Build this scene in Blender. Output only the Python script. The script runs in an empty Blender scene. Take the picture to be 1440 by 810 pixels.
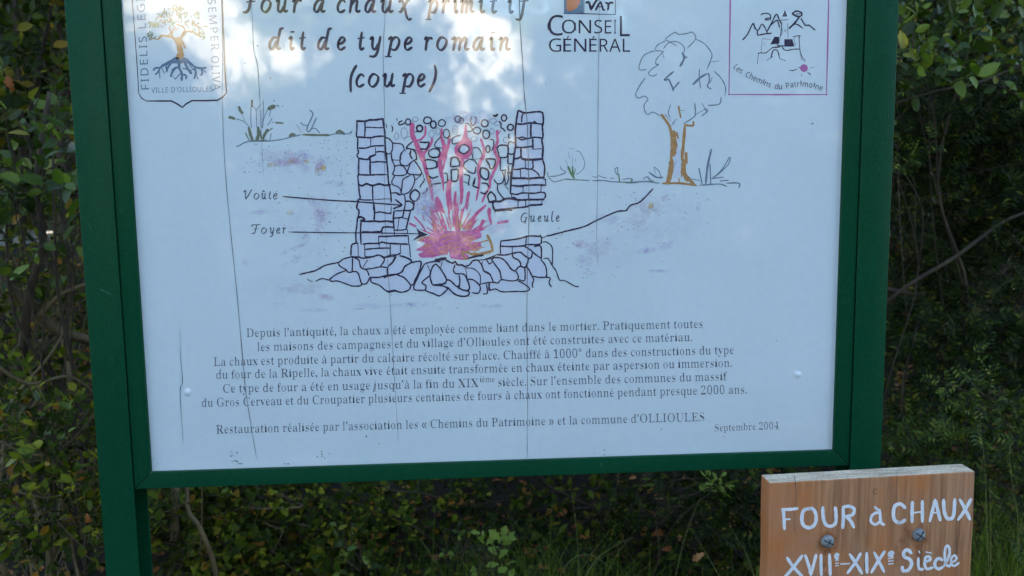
import bpy, math, random
import numpy as np
from mathutils import Vector, Matrix
from mathutils.geometry import tessellate_polygon
R = math.radians
scene = bpy.context.scene
col = scene.collection

# ---------------------------------------------------------------- camera
CAM = (0.4893, -1.3907, 1.4034)
YAW, PITCH, ROLL = 0.06020, -0.12413, -0.01314
FPX, CX, CY = 1250.0, 720.0, 405.0
Z0 = 0.95                                   # height of the lower edge of the printed panel
fwd = np.array([math.sin(YAW)*math.cos(PITCH), math.cos(YAW)*math.cos(PITCH), math.sin(PITCH)])
rgt = np.cross(fwd, [0, 0, 1.0]); rgt /= np.linalg.norm(rgt)
upv = np.cross(rgt, fwd)
r_ = rgt*math.cos(ROLL) + upv*math.sin(ROLL)
u_ = -rgt*math.sin(ROLL) + upv*math.cos(ROLL)
cam_d = bpy.data.cameras.new("camera")
cam = bpy.data.objects.new("camera", cam_d); col.objects.link(cam)
cam.matrix_world = Matrix(((r_[0], u_[0], -fwd[0], CAM[0]), (r_[1], u_[1], -fwd[1], CAM[1]),
                           (r_[2], u_[2], -fwd[2], CAM[2]), (0, 0, 0, 1)))
cam_d.sensor_width = 36.0; cam_d.lens = 36.0*FPX/1440.0
cam_d.clip_start = 0.02; cam_d.clip_end = 4000
cam_d.dof.use_dof = True; cam_d.dof.focus_distance = 1.42; cam_d.dof.aperture_fstop = 5.6
scene.camera = cam

# ---------------------------------------------------------------- sky, sun, exposure
SUN_EL, SUN_AZ = R(23), R(-8)               # azimuth measured from +Y towards +X
world = bpy.data.worlds.new("World"); scene.world = world; world.use_nodes = True
wn = world.node_tree; bg = wn.nodes['Background']
sky = wn.nodes.new('ShaderNodeTexSky'); sky.sky_type = 'NISHITA'; sky.sun_disc = False
sky.sun_elevation = SUN_EL; sky.sun_rotation = SUN_AZ
wn.links.new(sky.outputs[0], bg.inputs[0]); bg.inputs[1].default_value = 0.05
sun_d = bpy.data.lights.new("sun", 'SUN'); sun_d.energy = 5.0; sun_d.angle = R(0.5); sun_d.color = (1, .9, .74)
sun = bpy.data.objects.new("sun", sun_d); col.objects.link(sun)
sd = Vector((math.sin(SUN_AZ)*math.cos(SUN_EL), math.cos(SUN_AZ)*math.cos(SUN_EL), math.sin(SUN_EL)))
sun.rotation_euler = sd.to_track_quat('Z', 'Y').to_euler()
sun.location = (0, 6, 12)
scene.view_settings.view_transform = 'Standard'; scene.view_settings.look = 'None'
scene.view_settings.exposure = 3.93; scene.view_settings.gamma = 1
scene.render.resolution_x = 1024; scene.render.resolution_y = 576
scene.cycles.use_denoising = True
scene.cycles.max_bounces = 6; scene.cycles.transparent_max_bounces = 32
try: scene.cycles.sample_clamp_indirect = 6.0
except Exception: pass

# ---------------------------------------------------------------- helpers
def ray(u, v):
    d = fwd*FPX + r_*(u-CX) + u_*(CY-v)
    return d/np.linalg.norm(d)
def at(u, v, Y):
    """the point of the plane y = Y that the pixel (u, v) of the photograph sees"""
    d = ray(u, v); t = (Y-CAM[1])/d[1]
    return np.array(CAM)+d*t
def onplane(u, v, o, n):
    d = ray(u, v); t = np.dot(np.array(o)-np.array(CAM), n)/np.dot(d, n)
    return np.array(CAM)+d*t

def tag(o, label=None, cat=None, group=None, kind=None):
    if label: o['label'] = label
    if cat: o['category'] = cat
    if group: o['group'] = group
    if kind: o['kind'] = kind
    return o
def empty(name, loc, rot=(0, 0, 0)):
    o = bpy.data.objects.new(name, None); o.empty_display_size = .1
    o.location = loc; o.rotation_euler = rot; col.objects.link(o); return o
def link(name, me, mat=None, parent=None, loc=None):
    o = bpy.data.objects.new(name, me); col.objects.link(o)
    if mat is not None and len(me.materials) == 0: me.materials.append(mat)
    if parent is not None:
        o.parent = parent                     # geometry is written in world coordinates
        if parent.type == 'EMPTY': o.matrix_parent_inverse = Matrix.Translation(-Vector(parent.location))
    if loc is not None: o.location = loc
    return o
def mesh(name, V, F, smooth=False):
    me = bpy.data.meshes.new(name)
    me.from_pydata([tuple(map(float, p)) for p in V], [], F)
    if smooth: me.polygons.foreach_set('use_smooth', [True]*len(F))
    me.update(); return me
def mesh_np(name, V, F, smooth=False):
    """V (n,3) floats, F (m,k) ints of one face size"""
    V = np.asarray(V, np.float32); F = np.asarray(F, np.int32); m, k = F.shape
    me = bpy.data.meshes.new(name)
    me.vertices.add(len(V)); me.vertices.foreach_set('co', V.ravel())
    me.loops.add(m*k); me.loops.foreach_set('vertex_index', F.ravel())
    me.polygons.add(m); me.polygons.foreach_set('loop_start', np.arange(0, m*k, k, dtype=np.int32))
    me.polygons.foreach_set('loop_total', np.full(m, k, np.int32))
    if smooth: me.polygons.foreach_set('use_smooth', np.ones(m, bool))
    me.update(calc_edges=True); return me
def box(x0, x1, y0, y1, z0, z1):
    V = [(x, y, z) for z in (z0, z1) for y in (y0, y1) for x in (x0, x1)]
    F = [(0, 2, 3, 1), (4, 5, 7, 6), (0, 1, 5, 4), (2, 6, 7, 3), (0, 4, 6, 2), (1, 3, 7, 5)]
    return V, F
def bevel_mesh(me, w, seg=2):
    import bmesh
    bm = bmesh.new(); bm.from_mesh(me)
    bmesh.ops.bevel(bm, geom=list(bm.edges), offset=w, segments=seg, affect='EDGES', profile=.6)
    bm.to_mesh(me); bm.free()
    me.polygons.foreach_set('use_smooth', [True]*len(me.polygons)); me.update()
    return me
def tube(pts, rad, sides=6):
    """closed-end tube along pts with one radius per point"""
    pts = [np.array(p, float) for p in pts]; n = len(pts); V = []; F = []
    ref = np.array([.31, .22, .93])
    for i, p in enumerate(pts):
        t = pts[min(i+1, n-1)]-pts[max(i-1, 0)]; t /= (np.linalg.norm(t)+1e-9)
        a = np.cross(t, ref); a /= (np.linalg.norm(a)+1e-9); b = np.cross(t, a)
        for k in range(sides):
            w = 2*math.pi*k/sides
            V.append(p+(a*math.cos(w)+b*math.sin(w))*rad[i])
    for i in range(n-1):
        for k in range(sides):
            a0 = i*sides+k; a1 = i*sides+(k+1) % sides
            F.append((a0, a1, a1+sides, a0+sides))
    F.append(tuple(range(sides-1, -1, -1))); F.append(tuple((n-1)*sides+k for k in range(sides)))
    return V, F
def merge(parts):
    V = []; F = []
    for v, f in parts:
        b = len(V); V.extend(v); F.extend([tuple(i+b for i in q) for q in f])
    return V, F
def crom(P, sub=4, closed=False):
    P = [np.array(p, float) for p in P]; n = len(P)
    if n < 3 and not closed: return P
    out = []
    rng = range(n) if closed else range(n-1)
    for i in rng:
        if closed: a, b, c, d = P[i-1], P[i], P[(i+1) % n], P[(i+2) % n]
        else: a, b, c, d = P[max(i-1, 0)], P[i], P[i+1], P[min(i+2, n-1)]
        for j in range(sub):
            t = j/sub
            out.append(.5*((2*b)+(-a+c)*t+(2*a-5*b+4*c-d)*t*t+(-a+3*b-3*c+d)*t**3))
    out.append(out[0].copy() if closed else P[-1])
    return out

# ---------------------------------------------------------------- materials
def newmat(name):
    m = bpy.data.materials.new(name); m.use_nodes = True
    return m, m.node_tree, m.node_tree.nodes['Principled BSDF']
def plain(name, c, rough=.6, spec=.5, metal=0.0, ior=1.5):
    m, t, b = newmat(name)
    b.inputs['Base Color'].default_value = (*c, 1); b.inputs['Roughness'].default_value = rough
    b.inputs['Metallic'].default_value = metal; b.inputs['IOR'].default_value = ior
    b.inputs['Specular IOR Level'].default_value = spec
    return m
def N(t, kind, **kw):
    n = t.nodes.new(kind)
    for k, v in kw.items(): setattr(n, k, v)
    return n
def noise(t, scale, detail=4, rough=.55, coord='Object', vec_scale=None, dist=0):
    tc = N(t, 'ShaderNodeTexCoord'); no = N(t, 'ShaderNodeTexNoise')
    no.inputs['Scale'].default_value = scale; no.inputs['Detail'].default_value = detail
    no.inputs['Roughness'].default_value = rough; no.inputs['Distortion'].default_value = dist
    if vec_scale:
        mp = N(t, 'ShaderNodeMapping'); mp.inputs['Scale'].default_value = vec_scale
        t.links.new(tc.outputs[coord], mp.inputs[0]); t.links.new(mp.outputs[0], no.inputs['Vector'])
    else: t.links.new(tc.outputs[coord], no.inputs['Vector'])
    return no
def ramp(t, fac, stops):
    r = N(t, 'ShaderNodeValToRGB'); e = r.color_ramp.elements
    while len(e) < len(stops): e.new(.5)
    for i, (p, c) in enumerate(stops): e[i].position = p; e[i].color = (*c, 1)
    t.links.new(fac, r.inputs[0]); return r
def bump(t, b, height, strength, dist=.01):
    bp = N(t, 'ShaderNodeBump'); bp.inputs['Strength'].default_value = strength
    bp.inputs['Distance'].default_value = dist
    t.links.new(height, bp.inputs['Height']); t.links.new(bp.outputs[0], b.inputs['Normal'])
    return bp

GL_ROUGH, GL_IOR = .045, 1.74                # the laminated film that covers panel and print
def film(t, b):
    """gentle waviness of the laminate, the same for paper and ink (object space = world space)"""
    b.inputs['Roughness'].default_value = GL_ROUGH; b.inputs['IOR'].default_value = GL_IOR
    n1 = noise(t, 2.6, 2, .5); n2 = noise(t, 11, 2, .5)
    ad = N(t, 'ShaderNodeMath', operation='MULTIPLY_ADD'); ad.inputs[1].default_value = .12
    t.links.new(n2.outputs[0], ad.inputs[0]); t.links.new(n1.outputs[0], ad.inputs[2])
    bump(t, b, ad.outputs[0], .55, .004)
def print_mat(name, c, var=.12):
    m, t, b = newmat(name); film(t, b)
    no = noise(t, 160, 3)
    k = [max(0, x*(1-var)) for x in c]; l = [min(1, x*(1+var)+.004) for x in c]
    r = ramp(t, no.outputs[0], [(.3, k), (.7, l)])
    t.links.new(r.outputs[0], b.inputs['Base Color'])
    return m
M = {}
# paper: pale print stock with faint mottling
m, t, b = newmat('panel_print'); film(t, b)
no = noise(t, 5, 6, .6); no2 = noise(t, 90, 3)
r1 = ramp(t, no.outputs[0], [(.3, (.585, .66, .695)), (.7, (.625, .695, .73))])
mx = N(t, 'ShaderNodeMixRGB', blend_type='MULTIPLY'); mx.inputs[0].default_value = 1
r2 = ramp(t, no2.outputs[0], [(.3, (.96, .965, .97)), (.7, (1, 1, 1))])
t.links.new(r1.outputs[0], mx.inputs[1]); t.links.new(r2.outputs[0], mx.inputs[2])
t.links.new(mx.outputs[0], b.inputs['Base Color']); M['paper'] = m
M['ink'] = print_mat('black_ink', (.045, .036, .07))
M['text_ink'] = print_mat('text_ink', (.115, .13, .165))
M['title_ink'] = print_mat('title_ink', (.065, .055, .085))
M['grey_ink'] = print_mat('grey_ink', (.17, .22, .27))
M['faint_ink'] = print_mat('faint_ink', (.30, .35, .44))
M['mauve_ink'] = print_mat('mauve_ink', (.33, .30, .45))
M['olive_ink'] = print_mat('olive_ink', (.17, .185, .13))
M['green_ink'] = print_mat('green_ink', (.15, .24, .13))
M['pink_ink'] = print_mat('pink_ink', (.60, .13, .27), .15)
M['magenta_ink'] = print_mat('magenta_ink', (.58, .15, .33), .3)
M['orange_ink'] = print_mat('orange_ink', (.66, .27, .12), .2)
M['brown_ink'] = print_mat('brown_ink', (.42, .23, .10), .15)
M['logo_orange'] = print_mat('logo_orange', (.55, .17, .10), .1)
M['logo_blue'] = print_mat('logo_blue', (.12, .19, .28), .1)
M['logo_mauve'] = print_mat('logo_mauve', (.42, .14, .33), .05)
M['stone_tint'] = print_mat('stone_tint', (.555, .60, .70), .03)
M['crack'] = plain('crack_dark', (.11, .13, .15), .8, .1); M['slot'] = plain('slot_dark', (.05, .06, .07), .8, .1)

def smudge_mat(name, c):
    m, t, b = newmat(name); film(t, b)
    b.inputs['Base Color'].default_value = (*c, 1)
    at_ = N(t, 'ShaderNodeAttribute', attribute_name='alpha')
    no = noise(t, 55, 4, .6); rp = ramp(t, no.outputs[0], [(.35, (0, 0, 0)), (.65, (1, 1, 1))])
    mu = N(t, 'ShaderNodeMath', operation='MULTIPLY')
    t.links.new(at_.outputs['Fac'], mu.inputs[0]); t.links.new(rp.outputs[0], mu.inputs[1])
    t.links.new(mu.outputs[0], b.inputs['Alpha'])
    return m
M['lav'] = smudge_mat('lavender_wash', (.60, .545, .735))
M['rose'] = smudge_mat('rose_wash', (.67, .49, .60))
M['rust'] = smudge_mat('rust_stain', (.34, .11, .03)); M['rust'].node_tree.nodes['Principled BSDF'].inputs['Roughness'].default_value = .7
M['yel'] = smudge_mat('yellow_wash', (.66, .45, .18))

# green gloss paint
m, t, b = newmat('green_gloss_paint')
no = noise(t, 420, 2); no2 = noise(t, 3.0, 4); no4 = noise(t, 170, 4, .7)
ad_ = N(t, 'ShaderNodeMath', operation='MULTIPLY_ADD'); ad_.inputs[1].default_value = .6; sb_ = N(t, 'ShaderNodeMath', operation='MULTIPLY'); sb_.inputs[1].default_value = .4
t.links.new(no2.outputs[0], sb_.inputs[0]); t.links.new(no4.outputs[0], ad_.inputs[0]); t.links.new(sb_.outputs[0], ad_.inputs[2])
r1 = ramp(t, ad_.outputs[0], [(.3, (.002, .040, .0165)), (.7, (.004, .063, .028))])
t.links.new(r1.outputs[0], b.inputs['Base Color'])
b.inputs['Roughness'].default_value = .3
no3 = noise(t, 34, 5, .7, vec_scale=(1, 1, .5)); r3 = ramp(t, no3.outputs[0], [(.3, (.21,)*3), (.7, (.28,)*3)])
t.links.new(r3.outputs[0], b.inputs['Roughness'])
b.inputs['Specular IOR Level'].default_value = .085
bump(t, b, no.outputs[0], .5, .0012); M['green'] = m
m, t, b = newmat('bolt_zinc')
no = noise(t, 130, 4, .7); r1 = ramp(t, no.outputs[0], [(.3, (.13, .14, .15)), (.7, (.32, .34, .35))])
t.links.new(r1.outputs[0], b.inputs['Base Color']); b.inputs['Metallic'].default_value = .3
b.inputs['Roughness'].default_value = .6; M['bolt'] = m
M['scratch'] = plain('bare_scratch', (.10, .20, .15), .6)
M['white_paint'] = None
m, t, b = newmat('white_brush_paint')
no = noise(t, 120, 4, .7); r1 = ramp(t, no.outputs[0], [(.25, (.62, .63, .68)), (.6, (.80, .80, .83))])
t.links.new(r1.outputs[0], b.inputs['Base Color']); b.inputs['Roughness'].default_value = .5
bump(t, b, no.outputs[0], .3, .001); M['white_paint'] = m

def wood(name, cols, grain=(34, 34, 1.3), stain=True, top=False):
    m, t, b = newmat(name)
    n1 = noise(t, 3.2, 7, .62, vec_scale=grain, dist=.4)
    n2 = noise(t, 9, 8, .7, vec_scale=(24, 24, .7))
    r1 = ramp(t, n1.outputs[0], [(.25, cols[0]), (.5, cols[1]), (.75, cols[2])])
    mx = N(t, 'ShaderNodeMixRGB', blend_type='MULTIPLY'); mx.inputs[0].default_value = .8
    r2 = ramp(t, n2.outputs[0], [(.36, (.58, .50, .46)), (.56, (1, 1, 1))])
    t.links.new(r1.outputs[0], mx.inputs[1]); t.links.new(r2.outputs[0], mx.inputs[2])
    out = mx.outputs[0]
    if stain:
        n3 = noise(t, 7, 4, .6, vec_scale=(1.3, 1, .75)); r3 = ramp(t, n3.outputs[0], [(.45, (0, 0, 0)), (.60, (1, 1, 1))])
        m2 = N(t, 'ShaderNodeMixRGB'); m2.inputs[2].default_value = (.48, .15, .035, 1)
        s = N(t, 'ShaderNodeMath', operation='MULTIPLY'); s.inputs[1].default_value = .75
        t.links.new(r3.outputs[0], s.inputs[0]); t.links.new(s.outputs[0], m2.inputs[0])
        t.links.new(out, m2.inputs[1]); out = m2.outputs[0]
        n4 = noise(t, 4.5, 5, .6, vec_scale=(1, 1, .6)); r4 = ramp(t, n4.outputs[0], [(.5, (0, 0, 0)), (.72, (1, 1, 1))])
        m3 = N(t, 'ShaderNodeMixRGB'); m3.inputs[2].default_value = (.40, .26, .18, 1)
        s = N(t, 'ShaderNodeMath', operation='MULTIPLY'); s.inputs[1].default_value = .75
        t.links.new(r4.outputs[0], s.inputs[0]); t.links.new(s.outputs[0], m3.inputs[0])
        t.links.new(out, m3.inputs[1]); out = m3.outputs[0]
    t.links.new(out, b.inputs['Base Color']); b.inputs['Roughness'].default_value = .62
    bump(t, b, n1.outputs[0], .5, .002); return m
M['plank'] = wood('weathered_plank', ((.24, .10, .042), (.42, .19, .085), (.56, .285, .14)))
M['plank_top'] = wood('weathered_end_wood', ((.30, .21, .13), (.66, .52, .36), (.84, .70, .50)), grain=(6, 30, 6), stain=False)
M['post_wood'] = wood('post_wood', ((.16, .10, .07), (.28, .18, .12), (.36, .25, .17)), stain=False)

def leafmat(name, stops, rough=.42, trans=.28, tcol=None):
    m, t, b = newmat(name)
    oi = N(t, 'ShaderNodeObjectInfo'); ge = N(t, 'ShaderNodeNewGeometry')
    ad = N(t, 'ShaderNodeMath', operation='ADD'); fr = N(t, 'ShaderNodeMath', operation='FRACT')
    t.links.new(oi.outputs['Random'], ad.inputs[0]); t.links.new(ge.outputs['Random Per Island'], ad.inputs[1])
    t.links.new(ad.outputs[0], fr.inputs[0])
    r1 = ramp(t, fr.outputs[0], stops)
    no = noise(t, 40, 3); r2 = ramp(t, no.outputs[0], [(.3, (.72, .72, .7)), (.7, (1.1, 1.1, 1.05))])
    mx = N(t, 'ShaderNodeMixRGB', blend_type='MULTIPLY'); mx.inputs[0].default_value = 1
    t.links.new(r1.outputs[0], mx.inputs[1]); t.links.new(r2.outputs[0], mx.inputs[2])
    t.links.new(mx.outputs[0], b.inputs['Base Color'])
    b.inputs['Roughness'].default_value = rough; b.inputs['IOR'].default_value = 1.42; b.inputs['Specular IOR Level'].default_value = .13
    if trans:
        tr = N(t, 'ShaderNodeBsdfTranslucent'); ms = N(t, 'ShaderNodeMixShader'); ms.inputs[0].default_value = trans
        mc = N(t, 'ShaderNodeMixRGB', blend_type='MULTIPLY'); mc.inputs[0].default_value = 1
        mc.inputs[2].default_value = (1.1, 1.25, .5, 1)
        t.links.new(mx.outputs[0], mc.inputs[1]); t.links.new(mc.outputs[0], tr.inputs[0])
        t.links.new(b.outputs[0], ms.inputs[1]); t.links.new(tr.outputs[0], ms.inputs[2])
        t.links.new(ms.outputs[0], t.nodes['Material Output'].inputs[0])
    return m
M['leaf_oak'] = leafmat('holm_oak_leaf', [(0, (.012, .020, .003)), (.45, (.027, .042, .005)), (.72, (.055, .078, .008)), (.88, (.115, .135, .013)), (.985, (.20, .12, .015))])
M['leaf_bay'] = leafmat('oval_leaf', [(0, (.018, .034, .006)), (.4, (.042, .074, .011)), (.68, (.085, .135, .018)), (.88, (.17, .23, .035)), (.99, (.22, .2, .03))], rough=.36)
M['leaf_bay'].node_tree.nodes['Principled BSDF'].inputs['Specular IOR Level'].default_value = .3
M['leaf_lentisk'] = leafmat('lentisk_leaf', [(0, (.008, .015, .003)), (.55, (.016, .028, .006)), (.82, (.03, .052, .009)), (.94, (.07, .10, .015)), (.99, (.13, .10, .015))], rough=.42, trans=.2)
M['leaf_ivy'] = leafmat('ground_leaf', [(0, (.018, .028, .003)), (.4, (.036, .056, .006)), (.62, (.07, .10, .009)), (.82, (.15, .18, .014)), (.93, (.27, .26, .022)), (.98, (.27, .12, .02))], rough=.5)
M['leaf_light'] = leafmat('light_leaf', [(0, (.13, .20, .04)), (.5, (.19, .27, .05)), (1, (.22, .28, .06))], rough=.42)
M['leaf_far'] = leafmat('far_leaf', [(0, (.018, .03, .007)), (.5, (.035, .055, .012)), (.9, (.07, .09, .018))], rough=.5, trans=.12)
M['leaf_sunny'] = leafmat('tree_leaf', [(0, (.05, .08, .012)), (.5, (.10, .13, .02)), (1, (.19, .20, .035))], rough=.45, trans=.3)
M['leaf_dry'] = leafmat('dry_leaf', [(0, (.20, .07, .025)), (.5, (.36, .13, .045)), (1, (.50, .24, .10))], rough=.7, trans=.15)
M['grass'] = leafmat('grass_blade', [(0, (.05, .09, .012)), (.5, (.11, .17, .018)), (.85, (.15, .19, .03)), (1, (.26, .23, .07))], rough=.5)
m, t, b = newmat('bark')
n1 = noise(t, 22, 6, .65, vec_scale=(1, 1, .35)); r1 = ramp(t, n1.outputs[0], [(.3, (.014, .009, .004)), (.55, (.036, .023, .010)), (.8, (.075, .05, .024))])
t.links.new(r1.outputs[0], b.inputs['Base Color']); b.inputs['Roughness'].default_value = .85
bump(t, b, n1.outputs[0], .7, .006); M['bark'] = m
m, t, b = newmat('pale_bark')
n1 = noise(t, 30, 6, .65, vec_scale=(1, 1, .35)); r1 = ramp(t, n1.outputs[0], [(.3, (.055, .036, .014)), (.55, (.12, .083, .034)), (.8, (.20, .145, .068))])
t.links.new(r1.outputs[0], b.inputs['Base Color']); b.inputs['Roughness'].default_value = .8
bump(t, b, n1.outputs[0], .6, .004); M['pale_bark'] = m
m, t, b = newmat('forest_soil')
n1 = noise(t, 9, 8, .65); n2 = noise(t, 60, 5, .7)
r1 = ramp(t, n1.outputs[0], [(.3, (.012, .008, .004)), (.55, (.028, .018, .008)), (.8, (.055, .036, .018))])
mx = N(t, 'ShaderNodeMixRGB', blend_type='MULTIPLY'); mx.inputs[0].default_value = 1
r2 = ramp(t, n2.outputs[0], [(.3, (.5, .5, .5)), (.7, (1.2, 1.15, 1.1))])
t.links.new(r1.outputs[0], mx.inputs[1]); t.links.new(r2.outputs[0], mx.inputs[2])
t.links.new(mx.outputs[0], b.inputs['Base Color']); b.inputs['Roughness'].default_value = .95
bump(t, b, n2.outputs[0], .8, .02); M['soil'] = m
m, t, b = newmat('limestone_path')
n1 = noise(t, 2, 8, .7); r1 = ramp(t, n1.outputs[0], [(.3, (.27, .25, .21)), (.7, (.45, .42, .36))])
t.links.new(r1.outputs[0], b.inputs['Base Color']); b.inputs['Roughness'].default_value = .9
bump(t, b, n1.outputs[0], .6, .03); M['path'] = m
m, t, b = newmat('limestone_rock')
n1 = noise(t, 1.3, 9, .7, dist=.6); n2 = noise(t, 7, 6, .7)
r1 = ramp(t, n1.outputs[0], [(.3, (.42, .38, .31)), (.5, (.66, .62, .54)), (.7, (.78, .74, .66))])
mx = N(t, 'ShaderNodeMixRGB', blend_type='MULTIPLY'); mx.inputs[0].default_value = .7
r2 = ramp(t, n2.outputs[0], [(.35, (.55, .53, .5)), (.6, (1, 1, 1))])
t.links.new(r1.outputs[0], mx.inputs[1]); t.links.new(r2.outputs[0], mx.inputs[2])
t.links.new(mx.outputs[0], b.inputs['Base Color']); b.inputs['Roughness'].default_value = .9
bump(t, b, n1.outputs[0], 1, .2); M['rock'] = m

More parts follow.
